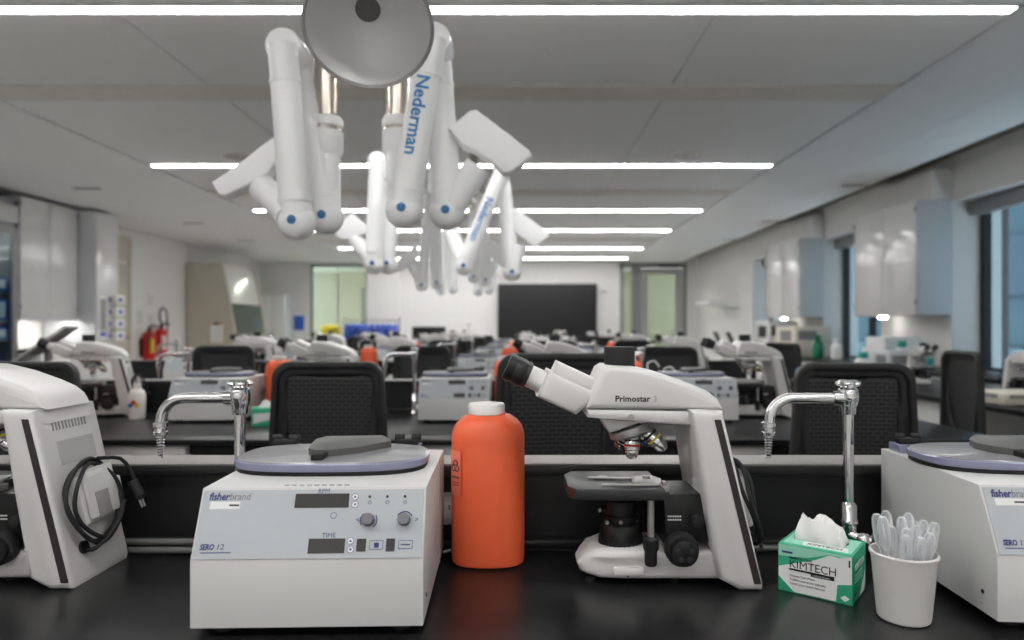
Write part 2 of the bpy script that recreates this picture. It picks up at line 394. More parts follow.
# ------------------------------------------------------------------ microscope prototype, origin at bench, X0=.19, Y=1.104
MX, MY = .19, 1.104
def mp_(px, py, D): return ((px-PX)*D/F-MX, ZC-ZB-(py-PY)*D/F)
def poly(pts, D): return [mp_(a, b, D) for a, b in pts]
MIC = thing('microscope', 'white upright microscope facing left on the nearest bench between orange bottle and tissue box', 'microscope', (MX+.002, MY-.008, ZB), 0, 'white bench microscopes')
Dn = 1.0265; HW = MY-Dn
B().prism(poly([(688, 410), (721, 411), (761, 583), (760, 589.5), (738, 589.5), (718, 579), (711, 545), (703, 500), (691, 426)], Dn), -HW, HW, 'y', .010, 3).build('arm', 'scope_white', MIC)
D2 = 1.05; h2 = MY-D2
bs = B().prism(poly([(577, 568), (583, 560), (590, 554), (606, 550.5), (644, 549), (663, 551), (726, 549), (726, 578), (704, 578), (620, 578), (600, 578), (588, 577), (580, 575)], D2), -h2, h2, 'y', .008, 3).build('base', 'scope_white', MIC)
xa, xb = mp_(577, 0, D2)[0], mp_(612, 0, D2)[0]
for v in bs.data.vertices: u_ = max(0, min(1, (v.co.x-xa)/(xb-xa))); v.co.y *= .42+.58*math.sin(u_*math.pi/2)
B().prism(poly([(585, 409.3), (718, 411.3), (722, 424), (690, 425), (608, 419.5), (586, 417)], 1.045), -(MY-1.045), MY-1.045, 'y', .005, 2).build('arm_bracket', 'scope_white', MIC)
hd = B().prism(poly([(585, 408.3), (587, 399), (600, 369.5), (606, 366), (633, 367), (662, 374), (690, 384), (706, 391), (716, 399), (722, 410)], 1.045), -(MY-1.045), MY-1.045, 'y', .016, 4).build('head', 'scope_white', MIC)
x0, z0 = mp_(613, 401, 1.045); 
text('Primostar', .0128, 'black_print', hd, (x0, -(MY-1.045)-.0004, z0), (math.pi/2, 0, 0), .00035, space=1.04)
x0, z0 = mp_(651, 401, 1.045); text('3', .0118, 'scope_grey', hd, (x0, -(MY-1.045)-.0004, z0), (math.pi/2, 0, 0))
x0, z0 = mp_(617.5, 346.5, MY); x1, z1 = mp_(617.5, 370, MY)
B().cyl((x0, 0, z1), (x0, 0, z0), .0243, n=32, bev=.0012).build('camera_port_cap', 'black_matte', MIC)
B().cyl((x0, 0, z1-.012), (x0, 0, z1+.006), .0235, n=32).build('camera_port', 'scope_white', MIC)
# dark strips along both sides of the arm
for s in (-1, 1):
    B().prism(poly([(711.5, 419), (718, 419), (758, 582), (751, 582)], Dn), s*HW-.0012, s*HW+.0012, 'y').build('side_strip', 'scope_strip', MIC)
    B().cyl((mp_(629, 416, 1.045)[0], s*(MY-1.045), mp_(629, 416, 1.045)[1]), (mp_(629, 416, 1.045)[0], s*(MY-1.045+.005), mp_(629, 416, 1.045)[1]), .0042, n=14).build('clamp_screw', 'alu', MIC)
# binocular: frame along the 25 degree viewing axis
ce, se = math.cos(math.radians(25)), math.sin(math.radians(25))
ox, oz = mp_(574, 414, 1.06); U = 1.06/F
def bn(a, n): return (ox-ce*a*U+se*n*U, oz+se*a*U+ce*n*U)         # a px along the axis, n px across it
bi = B().prism([bn(0, 0), bn(43.4, 0), bn(43.4, 28), bn(-6, 28), bn(-8, 16)], -.052, .052, 'y', .008, 3)
bi.prism([bn(38, 26), bn(38, 40), bn(-6, 40), bn(-10, 27)], -.040, .040, 'y', .007, 3).build('binocular_housing', 'scope_white', MIC)
B().prism([bn(-8, 8), bn(-4, 36), bn(-15, 38), bn(-13, 10)], -.034, .034, 'y', .002).build('tube_collar', 'alu', MIC)
for s in (-1, 1):
    e0, e1, e2 = bn(41, 14), bn(58, 14), bn(83, 14)
    ey = B().cyl((e0[0], s*.030, e0[1]), (e1[0], s*.030, e1[1]), .0165, n=24).build('eyepiece_tube', 'scope_white', MIC)
    k = B()
    pr = [(.0200, 0), (.0205, .004), (.0190, .007), (.0205, .010), (.0205, .022), (.0195, .025), (.0212, .028), (.0208, .037), (.0165, .0385), (.014, .034)]
    d = V((-ce, 0, se)); k.lathe(pr, 28, (0, 0, 0), M=Matrix.Translation((e1[0], s*.030, e1[1])) @ d.to_track_quat('Z', 'Y').to_matrix().to_4x4())
    k = k.build('eyepiece', 'black_plastic', MIC)
    lens = V((e1[0], s*.030, e1[1]))+d*.0335
    B().cyl(lens, lens+d*.001, .0142, n=20).build('lens', 'screen_dark', k)
# revolving nosepiece and objectives
nx, nz = mp_(628, 428, MY-.01)
a = V((.32, 0, -.947)).normalized(); q = a.to_track_quat('Z', 'Y').to_matrix().to_4x4()
B().prism(poly([(598, 417), (645, 419), (647, 423), (609, 434)], 1.06), -.030, .030, 'y', .006).build('nosepiece_mount', 'scope_white', MIC)
B().lathe([(.033, -.008), (.0335, -.004)], 32, M=Matrix.Translation((nx, 0, nz)) @ q).build('nosepiece_seal', 'black_plastic', MIC)
B().lathe([(.033, -.003), (.034, .0), (.034, .008), (.030, .011), (.012, .013), (0, .0135)], 36, M=Matrix.Translation((nx, 0, nz)) @ q).build('nosepiece', 'alu', MIC)
for px, py, dy, dr, L, band in ((630, 437, -.014, (-.04, -.08, -1), .033, 'red'), (646, 432, -.010, (.70, -.12, -.72), .037, 'yellow_band'), (642, 433, .020, (.35, .6, -.75), .028, 'blue'), (622, 436, .018, (-.2, .6, -.8), .024, 'black_print')):
    ax, az = mp_(px, py, MY+dy); d = V(dr).normalized(); qq = Matrix.Translation((ax, dy, az)) @ d.to_track_quat('Z', 'Y').to_matrix().to_4x4()
    ob = B().lathe([(.0095, -.004), (.0125, .002), (.0125, L*.55), (.0105, L*.6), (.0105, L*.8), (.0065, L*.98), (.004, L), (0, L)], 22, M=qq).build('objective', 'chrome', MIC)
    B().lathe([(.0128, L*.30), (.0128, L*.40)], 22, M=qq).build('colour_band', band, ob)
    B().lathe([(.0128, L*.05), (.0128, L*.15)], 22, M=qq).build('grip_ring', 'black_plastic', ob)
# stage with slide holder
sx0, zt = mp_(566.5, 487.5, 1.035)[0], mp_(566, 487.5, 1.035)[1]; sx1 = mp_(663, 487, 1.035)[0]
sxm, sy0, sy1 = sx0+.018, 1.035-MY, 1.165-MY
st = B().prism([(sx0, sy0+.022), (sx0+.012, sy0), (sx1, sy0), (sx1, sy1), (sx0+.012, sy1), (sx0, sy1-.022)], zt-.019, zt, 'z', .004).build('stage', 'stage_black', MIC)
B().box((sx0+.045, -.012, zt-.0005), (sx0+.075, .018, zt+.0006), .0003).build('stage_opening', 'black_plastic', st)
hl = B().box((sx0+.052, sy0+.012, zt+.001), (sx1-.006, sy0+.018, zt+.004), .001)
hl.prism([(sx1-.045, sy0+.03), (sx1-.004, sy0+.018), (sx1+.004, sy0+.05), (sx1-.006, sy0+.075), (sx1-.04, sy0+.07)], zt+.001, zt+.0045, 'z', .001)
hl.prism([(sx0+.035, sy0+.062), (sx1-.03, sy0+.054), (sx1-.03, sy0+.060), (sx0+.04, sy0+.070)], zt+.001, zt+.004, 'z', .001)
hl.cyl((sx1-.02, sy0+.05, zt+.002), (sx1-.02, sy0+.05, zt+.009), .006, n=14).build('slide_holder', 'alu', st)
B().cyl((sx0+.06, .003, zt), (sx0+.06, .003, zt+.003), .009, n=20).build('condenser_lens', 'alu', st)
B().box((sx1-.004, sy0+.025, zt-.012), (sx1+.012, sy0+.045, zt-.002), .001).box((sx1+.002, sy0+.028, zt-.002), (sx1+.008, sy0+.04, zt+.004), .001).build('vernier_slide', 'alu', st)
kx = mp_(650, 0, 1.035)[0]; za, zb_, zc_, zd = [mp_(0, v, 1.035)[1] for v in (501, 537, 551, 566)]
cd = B().cyl((kx, sy0+.012, zb_), (kx, sy0+.012, za+.003), .0052, n=14).build('stage_drive_rod', 'alu', MIC)
kn = B().lathe([(.0105, zc_), (.0115, zc_+.003), (.0115, zb_-.004), (.008, zb_)], 22, (kx, sy0+.012, 0)).lathe([(.0085, zd), (.0095, zd+.003), (.0095, zc_), (.0092, zc_)], 22, (kx, sy0+.012, 0)).build('stage_drive_knob', 'rubber', cd)
# condenser and field lens
cx = mp_(619, 0, MY)[0]; zz = [mp_(0, v, MY)[1] for v in (499, 512, 516, 521, 524, 532, 534, 541)]
B().lathe([(.026, zz[0]+.002), (.026, zz[1]), (.030, zz[1]), (.030, zz[2]), (.024, zz[2]), (.024, zz[3])], 28, (cx, 0, 0)).build('condenser', 'black_plastic', MIC)
B().lathe([(.028, zz[3]+.001), (.032, zz[4]), (.034, zz[5]), (.034, zz[6])], 32, (cx, 0, 0)).build('field_lens_cone', 'black_plastic', MIC)
b = B().lathe([(.0345, zz[6]), (.0345, zz[7]-.004)], 32, (cx, 0, 0))
for i in range(30):
    a_ = i*math.tau/30; b.box((-.0012, .034, zz[7]-.003), (.0012, .0362, zz[6]), M=Matrix.Translation((cx, 0, 0)) @ Matrix.Rotation(a_, 4, 'Z'))
b.build('field_lens_ring', 'rubber', MIC)
for px, py, dy in ((598, 509, -.02), (605, 521, -.028), (619, 521, -.031)):
    ax, az = mp_(px, py, MY+dy); B().ball((ax, dy, az), .0036, u=10, v=8).build('centring_screw', 'alu', MIC)
# focus block, dial, focus knobs
B().prism(poly([(661, 493), (702, 493), (709, 540), (664, 546)], 1.055), -(MY-1.055), MY-1.055, 'y', .004).build('focus_block', 'black_plastic', MIC)
for s in (-1, 1):
    ax, az = mp_(694, 519, 1.05); B().cyl((ax, s*.05, az), (ax, s*.066, az), .0095, .0085, n=22, bev=.001).build('light_dial', 'rubber', MIC)
    ax, az = mp_(681, 550, 1.03); k = B().cyl((ax, s*.05, az), (ax, s*.070, az), .0252, n=30, bev=.002).build('coarse_focus_knob', 'rubber', MIC)
    f = B().cyl((ax, s*.070, az), (ax, s*.086, az), .0205, .0195, n=28, bev=.0015).build('fine_focus_knob', 'black_plastic', k)
    dm = B()
    for i in range(5):
        a_ = i*math.tau/5+.3; c_ = (ax+.0105*math.cos(a_), s*.0862, az+.0105*math.sin(a_)); dm.ball(c_, .0048, (1, .12, 1), 12, 8)
    dm.build('finger_dimples', 'stage_black', k)
ax, az = mp_(666, 516.5, 1.05); b = B()
for r0 in (0, -.0052):
    for i_ in range(6): b.box((ax+i_*.0036, -(MY-1.055)-.0006, az+r0), (ax+i_*.0036+.0026, -(MY-1.055)+.001, az+r0+.0022))
b.build('dial_print', 'label_white', MIC)
r_ = rrect(*[mp_(611, 0, 1.047)[0], mp_(642, 0, 1.047)[0], mp_(0, 574, 1.047)[1], mp_(0, 566, 1.047)[1]], .004, 4)
B().prism(r_, -.0585, -.050, 'y', .002).build('lamp_drawer', 'scope_white', MIC)
B().ball((mp_(626, 0, 1.047)[0], -.0545, mp_(0, 574.5, 1.047)[1]), .0018, u=8, v=6).build('drawer_screw', 'black_plastic', MIC)
for py in (558, 564): ax, az = mp_(582.5, py, 1.09); B().box((ax-.003, -.014, az-.003), (ax+.004, -.004, az+.003), .001).build('power_switch', 'blue', MIC)
# rear: vent slots, grip recess, socket, cable wrap and power cord, on the sloping back
bt, bb = mp_(721, 411, Dn), mp_(761, 583, Dn)
def rear(t_, y, off=0):                                           # t_ 0 top .. 1 bottom along the sloping back
    p = V((bt[0]+(bb[0]-bt[0])*t_, y, bt[1]+(bb[1]-bt[1])*t_)); n = V((bt[1]-bb[1], 0, bb[0]-bt[0])).normalized(); return p+n*off
def rbox(b, t0, t1, y0, y1, o0, o1, bev=.001):
    n = V((bt[1]-bb[1], 0, bb[0]-bt[0])).normalized(); dwn = (V((bb[0], 0, bb[1]))-V((bt[0], 0, bt[1])))
    L = dwn.length; dwn.normalize(); M = Matrix(((n.x, 0, dwn.x, bt[0]), (0, 1, 0, 0), (n.z, 0, dwn.z, bt[1]), (0, 0, 0, 1)))
    return b.box((o0, y0, t0*L), (o1, y1, t1*L), bev, M=M)
for i in range(11): rbox(B(), .085, .135, -.042+i*.0078, -.039+i*.0078, -.002, .0008, 0).build('vent_slot', 'scope_grey', MIC)
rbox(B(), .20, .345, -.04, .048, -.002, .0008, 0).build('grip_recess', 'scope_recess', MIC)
b = rbox(B(), .42, .72, -.038, .035, .0, .016, .003); rbox(b, .40, .70, -.030, .048, .016, .022, .003); rbox(b, .50, .62, .048, .066, .0, .02, .003).build('cable_wrap', 'scope_white', MIC)
rbox(B(), .55, .70, -.012, .022, .0218, .0226, .0002).build('rating_plate', 'scope_grey', MIC)
rbox(B(), .42, .455, -.022, .018, .0218, .0226, .0002).build('rating_label', 'label_white', MIC)
p0 = rear(.84, -.035); B().cyl(p0, rear(.84, -.035, .004), .010, n=18).build('power_socket', 'black_plastic', MIC)
b = B()
for j, (ry, rt, off) in enumerate(((.058, .235, .010), (.064, .255, .016), (.054, .225, .021))):
    pts = []
    for i in range(14):
        a_ = i*math.tau/14; pts.append(rear(.60+rt*math.sin(a_)*1.0, -.004+ry*math.cos(a_), off+.004*math.sin(3*a_+j)))
    b.tube(pts, .0032, 8, 3, True)
b.tube([rear(.86, -.035, .006), rear(.86, -.035, .02), rear(.80, 0, .03), rear(.72, .03, .03), rear(.66, .045, .03)], .0032, 8, 3)
b.tube([rear(.36, .02, .018), rear(.40, .06, .03), rear(.52, .075, .035), rear(.58, .072, .036)], .0032, 8, 3)
b.build('power_cord', 'rubber', MIC)
pl = B().cyl(rear(.56, .070, .035), rear(.66, .072, .04), .008, .0095, n=14).cyl(rear(.66, .072, .04), rear(.69, .072, .041), .011, .009, n=14).build('plug', 'black_plastic', MIC)
b = B()
for s in (-.004, .004): b.cyl(rear(.69, .072+s, .041), rear(.74, .072+s, .043), .0018, n=8)
b.build('plug_pins', 'alu', pl)
for x in (.16, .05, -.08):
    B().cyl((x-.005 if x > .1 else x, -.03, 0), (x-.005 if x > .1 else x, -.03, .006), .008, n=12).build('foot', 'rubber', MIC)

# ------------------------------------------------------------------ centrifuge prototype
CX, CY = -.2715, 1.03
CEN = thing('centrifuge', 'white benchtop centrifuge with clear lid on nearest bench left of the orange bottle', 'centrifuge', (CX-.003, CY, ZB), math.radians(1.6), 'white bench centrifuges')
hw = .1478; yf, yb, zt = -.16, .157, .181
prof = [(yf, .012), (yf, .0975), (yf+.039, zt), (yb, zt), (yb, .012)]
B().prism(prof, -hw, hw, 'x', .0018, 2).build('body', 'white_enamel', CEN)
ang = math.atan2(.0835, .039); L = .0922
def cp(px, py):                                                   # photograph point on the slanted panel -> panel coordinates
    t = (560-py)/73.; l = 191.5+(201-191.5)*t; r = 419.6+(423-419.6)*t
    return ((px-l)/(r-l)*2*hw-hw, t*L)
pan = B().box((-hw+.003, .0015, .0), (hw-.003, L-.0035, .0014)).build('control_panel', 'panel_blue', CEN, (0, yf, .0975), (ang, 0, 0))
def ptx(s, px, py, size, m='navy_print', bold=0., shear=0., px1=None):
    x, y = cp(px, py); text(s, size, m, pan, (x, y, .0017), (0, 0, 0), bold, shear, fit=(px1-px)/751 if px1 else None)
ptx('fisher', 208, 500, .0138, 'navy_print', .0004, .12, 228); ptx('brand', 227.8, 500, .0138, 'knob_grey', 0, .12, 248)
ptx('SERO', 201, 549.5, .0098, 'navy_print', .0004, .1, 214.5); ptx('12', 216.5, 549.5, .0098, 'navy_print', 0, .1, 222.5)
ptx('RPM', 315, 493.5, .0085, 'navy_print'); ptx('TIME', 319.5, 538.5, .0085, 'navy_print')
def pbox(name, m, x0, x1, y0, y1, h=.0022, bev=.0, par=None):
    a, b_ = cp(x0, y1), cp(x1, y0); return B().box((a[0], a[1], .001), (b_[0], b_[1], h), bev).build(name, m, par or pan)
pbox('display', 'screen_dark', 292, 346.5, 494, 508.5); pbox('display', 'screen_dark', 306, 343, 539.5, 554)
pbox('brake_window', 'screen_dark', 353.5, 363.5, 540, 552.5); pbox('brake_window', 'screen_dark', 382.5, 392, 540, 552.5)
pbox('asset_sticker', 'label_white', 209, 239, 501.5, 509, .0018); pbox('model_line', 'navy_print', 201.5, 231.5, 552, 553, .0016)
pbox('sticker_print', 'screen_dark', 228, 238, 504.5, 506.3, .0021); 
for px, py in ((352, 497.5), (352, 505.5), (348, 542), (348, 550.5)):
    x, y = cp(px, py); o = B().lathe([(.0040, .0010), (.0040, .0020)], 18, (x, y, 0)).build('arrow_button', 'label_white', pan)
    up = 1 if py in (497.5, 542) else -1
    B().prism([(x-.002, y-.0013*up), (x+.002, y-.0013*up), (x, y+.0018*up)], .0020, .0025, 'z').build('arrow', 'navy_print', o)
    B().ring([(x+.0045*math.cos(i*math.tau/18), y+.0045*math.sin(i*math.tau/18)) for i in range(18)], [(x+.0039*math.cos(i*math.tau/18), y+.0039*math.sin(i*math.tau/18)) for i in range(18)], .0015, .0022, 'z').build('button_ring', 'navy_print', o)
for px in (366.5, 384, 401.5): x, y = cp(px, 497.5); B().lathe([(.0018, .001), (.0018, .0025)], 12, (x, y, 0)).build('indicator', 'black_print', pan)
for px in (366.5, 384, 401.5):
    x, y = cp(px, 503.5); B().ring([(x+.0026*math.cos(i*.785), y+.0024*math.sin(i*.785)) for i in range(8)], [(x+.0019*math.cos(i*.785), y+.0017*math.sin(i*.785)) for i in range(8)], .001, .0018, 'z').build('symbol', 'navy_print', pan)
x, y = cp(331, 516.5); B().ring([(x+.0042*math.cos(i*.35), y+.0042*math.sin(i*.35)) for i in range(18)], [(x+.0035*math.cos(i*.35), y+.0035*math.sin(i*.35)) for i in range(18)], .001, .0018, 'z').build('button_ring', 'navy_print', pan)
for px, py in ((365.5, 521.5), (401, 521.5)):
    x, y = cp(px, py); B().lathe([(.0082, .001), (.0082, .010), (.0068, .0125), (0, .0128)], 26, (x, y, 0)).build('knob', 'knob_grey', pan)
    n = 10; a0 = .25 if px < 380 else .3
    for base in ((-.9, 2.24) if px < 380 else (.5,)):
        B().tube([(x+.0108*math.cos(base+i*(1.5 if px < 380 else 2.1)/9), y+.0108*math.sin(base+i*(1.5 if px < 380 else 2.1)/9), .0016) for i in range(10)], .0008, 6).build('dial_mark', 'navy_print', pan)
ptx('<', 352.5, 523.5, .009, 'navy_print'); ptx('>', 411, 523.5, .009, 'navy_print')
pbox('start_button_rim', 'navy_print', 366.2, 380.3, 541.7, 550.8, .0018); pbox('start_button', 'panel_blue', 366.8, 379.7, 542.3, 550.2, .0022); pbox('start_symbol', 'navy_print', 371, 376, 544, 549, .0026)
pbox('brake_button_rim', 'navy_print', 394.8, 409.2, 541.7, 550.3, .0018); pbox('brake_button', 'panel_blue', 395.4, 408.6, 542.3, 549.7, .0022); pbox('brake_mark', 'navy_print', 397.5, 406.5, 545.5, 546.7, .0026)
# lid
lc = (-.009, .029); LXr, LYr = .1445, .087
gk = B().lathe([(1., zt), (1.0, zt+.006)], 48, (lc[0], lc[1], 0), LXr-.003, LYr-.003, 3.0)
gk.build('gasket', 'rubber', CEN)
lid = B().lathe([(.99, zt+.0065), (1.0, zt+.008), (1.0, zt+.0165), (.985, zt+.018)], 48, (lc[0], lc[1], 0), LXr, LYr, 3.0).build('lid', 'lid_rim', CEN)
B().lathe([(.97, zt+.0181), (.96, zt+.0192), (0, zt+.0198)], 48, (lc[0], lc[1], 0), LXr, LYr, 3.0).build('lid_window', 'lid_grey', lid)
hz = zt+.0196
hp = [(-.045, -.02), (-.052, .02), (-.040, .055), (.062, .060), (.070, .045), (.030, -.010), (-.005, -.034), (-.030, -.038)]
hs = [(x*.86, y*.80+.008) for x, y in hp]
b = B().prism([(x, y+lc[1]) for x, y in hp], hz-.001, hz+.010, 'z'); b.prism([(x, y+lc[1]) for x, y in hp], hz+.010, hz+.017, 'z', taper=[(x, y+lc[1]) for x, y in hs]).build('handle', 'handle_grey', lid, ang=55)
B().box((-.030, lc[1]-.066, hz-.002), (-.012, lc[1]-.032, hz+.009), .003).build('latch', 'rubber', lid)
for s in (-1, 1):
    hx = s*.103-.0135
    B().box((hx-.022, .108, zt), (hx+.022, .150, zt+.014), .002).build('hinge_plate', 'lid_rim', lid)
    B().box((hx-.019, .118, zt+.014), (hx+.019, .136, zt+.024), .003).cyl((hx-.022, .132, zt+.025), (hx-.006, .132, zt+.025), .0065, n=12).cyl((hx+.006, .132, zt+.025), (hx+.022, .132, zt+.025), .0065, n=12).build('hinge', 'rubber', lid)
    for y in (yf+.03, yb-.03): B().cyl((s*.115, y, 0), (s*.115, y, .0125), .014, .012, n=16).build('foot', 'rubber', CEN)
    B().cyl((s*hw, yf+.03, .04), (s*(hw+.001), yf+.03, .04), .003, n=10).build('side_screw', 'black_plastic', CEN)
    if s > 0: B().box((s*(hw+.0006)-.0006, yb-.085, .012), (s*(hw+.0006)+.0006, yb-.083, zt-.004)).build('cover_seam', 'scope_grey', CEN)
b = B()
for i in range(9): b.box((-.045+i*.010, yf+.0515, zt), (-.038+i*.010, yf+.0535, zt+.0003)).box((-.043+i*.010, yf+.047, zt), (-.037+i*.010, yf+.0485, zt+.0003))
b.build('lid_notice', 'knob_grey', CEN)

# ------------------------------------------------------------------ orange bottle prototype
BX, BY = -.052, 1.158
BOT = thing('orange_bottle', 'orange plastic waste bottle with white cap on nearest bench beside the microscope', 'bottle', (BX, BY, ZB), 0, 'orange waste bottles')
B().lathe([(.9, 0), (.98, .003), (1, .010), (1, .205), (.985, .218), (.92, .229), (.80, .238), (.62, .246), (.48, .248), (.48, .250)], 48, (0, 0, 0), .0615, .0495, 2.7).build('body', 'orange', BOT)
B().lathe([(.0295, .2475), (.031, .249), (.031, .263), (.0295, .2655), (0, .2665)], 36, (-.003, 0, 0)).build('cap', 'cap_white', BOT)
lbp = V((-.0575, -.0385, .15))
lab = B().box((-.012, -.036, 0), (.012, .036, .0007), .0002).build('biohazard_label', 'label_pink', BOT, (-.0515, -.0372, .155), (math.pi/2, 0, math.radians(-47)))
b = B()
for i in range(3):
    a_ = math.pi/2+i*math.tau/3; c_ = (.0050*math.cos(a_), .011+.0050*math.sin(a_))
    pts = [(c_[0]+.0050*math.cos(a_+v), c_[1]+.0050*math.sin(a_+v), .001) for v in [-2.4+4.8*j/12 for j in range(13)]]
    b.tube(pts, .0008, 5)
b.tube([(.0026*math.cos(j*math.tau/12), .011+.0026*math.sin(j*math.tau/12), .001) for j in range(12)], .0005, 5, 0, True).build('biohazard_mark', 'black_print', lab)
text('BIOHAZARD', .0040, 'black_print', lab, (0, -.008, .0008), (0, 0, 0), .0001, align='CENTER', sx=.8)
b = B()
for i in range(2): b.box((-.008, -.016-i*.004, .0007), (.008, -.0145-i*.004, .001))
b.build('fine_print', 'red', lab)

# ------------------------------------------------------------------ gas / water turret prototype (gooseneck facing left)
FAU = thing('bench_faucet', 'chrome bench faucet with serrated nozzle on nearest bench behind the tissue box', 'faucet', (.5636, 1.17, ZB), 0, 'chrome bench faucets')
B().lathe([(.026, 0), (.026, .005), (.018, .010), (.014, .016)], 26).build('flange', 'chrome', FAU)
v = B().lathe([(.0135, .012), (.0135, .058), (.016, .060), (.016, .066), (.0145, .068), (.0145, .090), (.0105, .096)], 24)
v.cyl((.0, -.004, .040), (.020, -.022, .030), .011, n=16).ball((.017, -.018, .034), .0145, u=16, v=10).build('valve', 'chrome', FAU)
lv = B().prism([(.018, .03), (.026, .028), (.044, .064), (.036, .068)], -.034, -.022, 'y', .003).build('lever', 'chrome', FAU)
B().box((.030, -.037, .016), (.052, -.020, .036), .003).build('index_handle', 'green_dark', FAU)
B().cyl((0, 0, .09), (0, 0, .258), .0092, n=20).build('riser', 'chrome', FAU)
hd = B().lathe([(.0115, .245), (.013, .250), (.013, .258), (.0155, .262), (.0175, .275), (.0160, .288), (.0120, .291), (.0165, .294), (.0175, .301), (.015, .304), (0, .305)], 16)
hd.cyl((-.010, 0, .273), (-.026, 0, .273), .0135, .0115, n=16).ball((0, -.012, .277), .011, (1, .6, 1.2), 12, 8)
for i in range(6): a_ = i*math.tau/6; hd.ball((.0165*math.cos(a_), .0165*math.sin(a_), .298), .006, (1, 1, .7), 10, 6)
hd.build('turret_head', 'chrome', FAU)
pts = [(-.024, 0, .273), (-.095, 0, .273)]+[(-.095-.040*math.sin(a_), 0, .233+.040*math.cos(a_)) for a_ in [i*math.pi/2/7 for i in range(1, 8)]]+[(-.136, 0, .228)]
B().tube(pts, .0090, 16).build('spout', 'chrome', FAU)
nz_ = [(.0095, .233), (.0118, .231), (.0118, .224), (.0100, .222), (.0100, .216), (.0118, .215), (.0112, .210), (.0075, .208)]
for i in range(7): z_ = .206-i*.0048; r_ = .0076-i*.0004; nz_ += [(r_, z_), (r_-.0022, z_-.003)]
nz_ += [(.004, .170), (0, .170)]
B().lathe(nz_, 18, (-.136, 0, 0)).build('serrated_nozzle', 'chrome', FAU)

# ------------------------------------------------------------------ office chair prototype (seen from behind, sitter faces +Y)
CHA = thing('task_chair', 'proto', 'chair', (0, 0, 0), 0, 'black mesh task chairs')
def chp(w0, w1, z0, z1, r, n=6):                                  # rounded trapezoid, w0 half width at z0, w1 at z1
    P = rrect(-1, 1, z0, z1, r, n); out = []
    for x, z in rrect(-w1, w1, z0, z1, r, n):
        t = (z1-z)/(z1-z0); out.append((x*(1+(w0/w1-1)*t), z))
    return out
def curveback(o, k=.55):
    for v in o.data.vertices: v.co.y += k*v.co.x**2*-1+.10*((v.co.z-.78)*abs(v.co.z-.78))*2-.06*(v.co.z-.55)
    return o
OUT, MID, INN = chp(.205, .176, .52, 1.045, .05), chp(.186, .157, .54, 1.022, .04), chp(.150, .140, .56, 1.003, .03)
curveback(B().ring(OUT, MID, -.016, .018, 'y', .005).build('back_frame', 'chair_black', CHA))
curveback(B().ring(chp(.187, .158, .54, 1.024, .04), INN, -.004, .014, 'y', .003).build('back_inner_frame', 'chair_black', CHA))
b = B(); t_ = bmesh.new()
gx, gz = 16, 18; vs = []
for j in range(gz+1):
    z = .555+(1.008-.555)*j/gz; hwid = .156+(.146-.156)*j/gz
    vs.append([b.bm.verts.new((-hwid+2*hwid*i/gx, .006, z)) for i in range(gx+1)])
for j in range(gz):
    for i in range(gx): b.bm.faces.new((vs[j][i], vs[j][i+1], vs[j+1][i+1], vs[j+1][i]))
t_.free(); ms = curveback(b.build('back_mesh', 'chair_mesh', CHA))
so = ms.modifiers.new('thick', 'SOLIDIFY'); so.thickness = .003
b = B()
for s in (-1, 1): b.tube([(s*.135, .02, .98), (s*.145, .0, .82), (s*.125, -.005, .70), (s*.05, .0, .60), (0, .0, .57)], .011, 8, 4)
curveback(b.build('lumbar_support', 'chair_black', CHA))
B().box((-.03, .0, .36), (.03, .05, .62), .012).box((-.03, .0, .36), (.03, .28, .40), .01).build('back_bracket', 'chair_black', CHA)
B().prism(rrect(-.24, .24, .02, .50, .09), .42, .49, 'z', .022, 3).build('seat', 'chair_black', CHA)
B().cyl((0, .26, .08), (0, .26, .40), .025, n=16).cyl((0, .26, .05), (0, .26, .22), .036, n=16).build('gas_column', 'chair_black', CHA)
for i in range(5):
    a_ = i*math.tau/5+.3; d = V((math.cos(a_), math.sin(a_), 0)); c_ = V((0, .26, .09))
    sp = B().tube([c_, c_+d*.15+V((0, 0, .0)), c_+d*.29-V((0, 0, .015))], [.028, .022, .018], 8).build('base_spoke', 'chair_black', CHA)
    e = c_+d*.285; B().cyl((e.x-.02, e.y, .03), (e.x+.02, e.y, .03), .03, n=14).build('caster', 'rubber', sp)
for s in (-1, 1): B().box((s*.26-.03, .06, .575), (s*.26+.03, .30, .60), .01).box((s*.26-.012, .2, .45), (s*.26+.012, .25, .58), .006).box((min(s*.2, s*.27), .2, .43), (max(s*.2, s*.27), .25, .455)).build('armrest', 'chair_black', CHA)

# ------------------------------------------------------------------ place bench things
stn = {-2: 'far left', -1: 'left', 0: 'middle', 1: 'right'}
SK_M = ('lettering', 'vent_slot', 'clamp_screw', 'centring_screw', 'drawer_screw', 'finger_dimples', 'rating_plate', 'rating_label', 'grip_ring', 'plug_pins', 'foot', 'condenser_lens')
SK_C = ('lettering', 'arrow_button', 'button_ring', 'symbol', 'dial_mark', 'start_symbol', 'brake_mark', 'sticker_print', 'foot', 'side_screw', 'model_line', 'cover_seam')
dup(MIC, 'white microscope cut off at left edge with power cord coiled on its back', (MX-ST+.004, MY-.004, ZB))
dup(CEN, 'white centrifuge cut off by right edge on nearest bench beside the cup of pipettes', (CX+ST+.010, CY+.008, ZB), math.radians(-3))
dup(FAU, 'chrome bench faucet on nearest bench rising behind the left centrifuge', (-.478, 1.17, ZB))
def vis(X, Y): return -40 < PX+X*F/Y < 1064
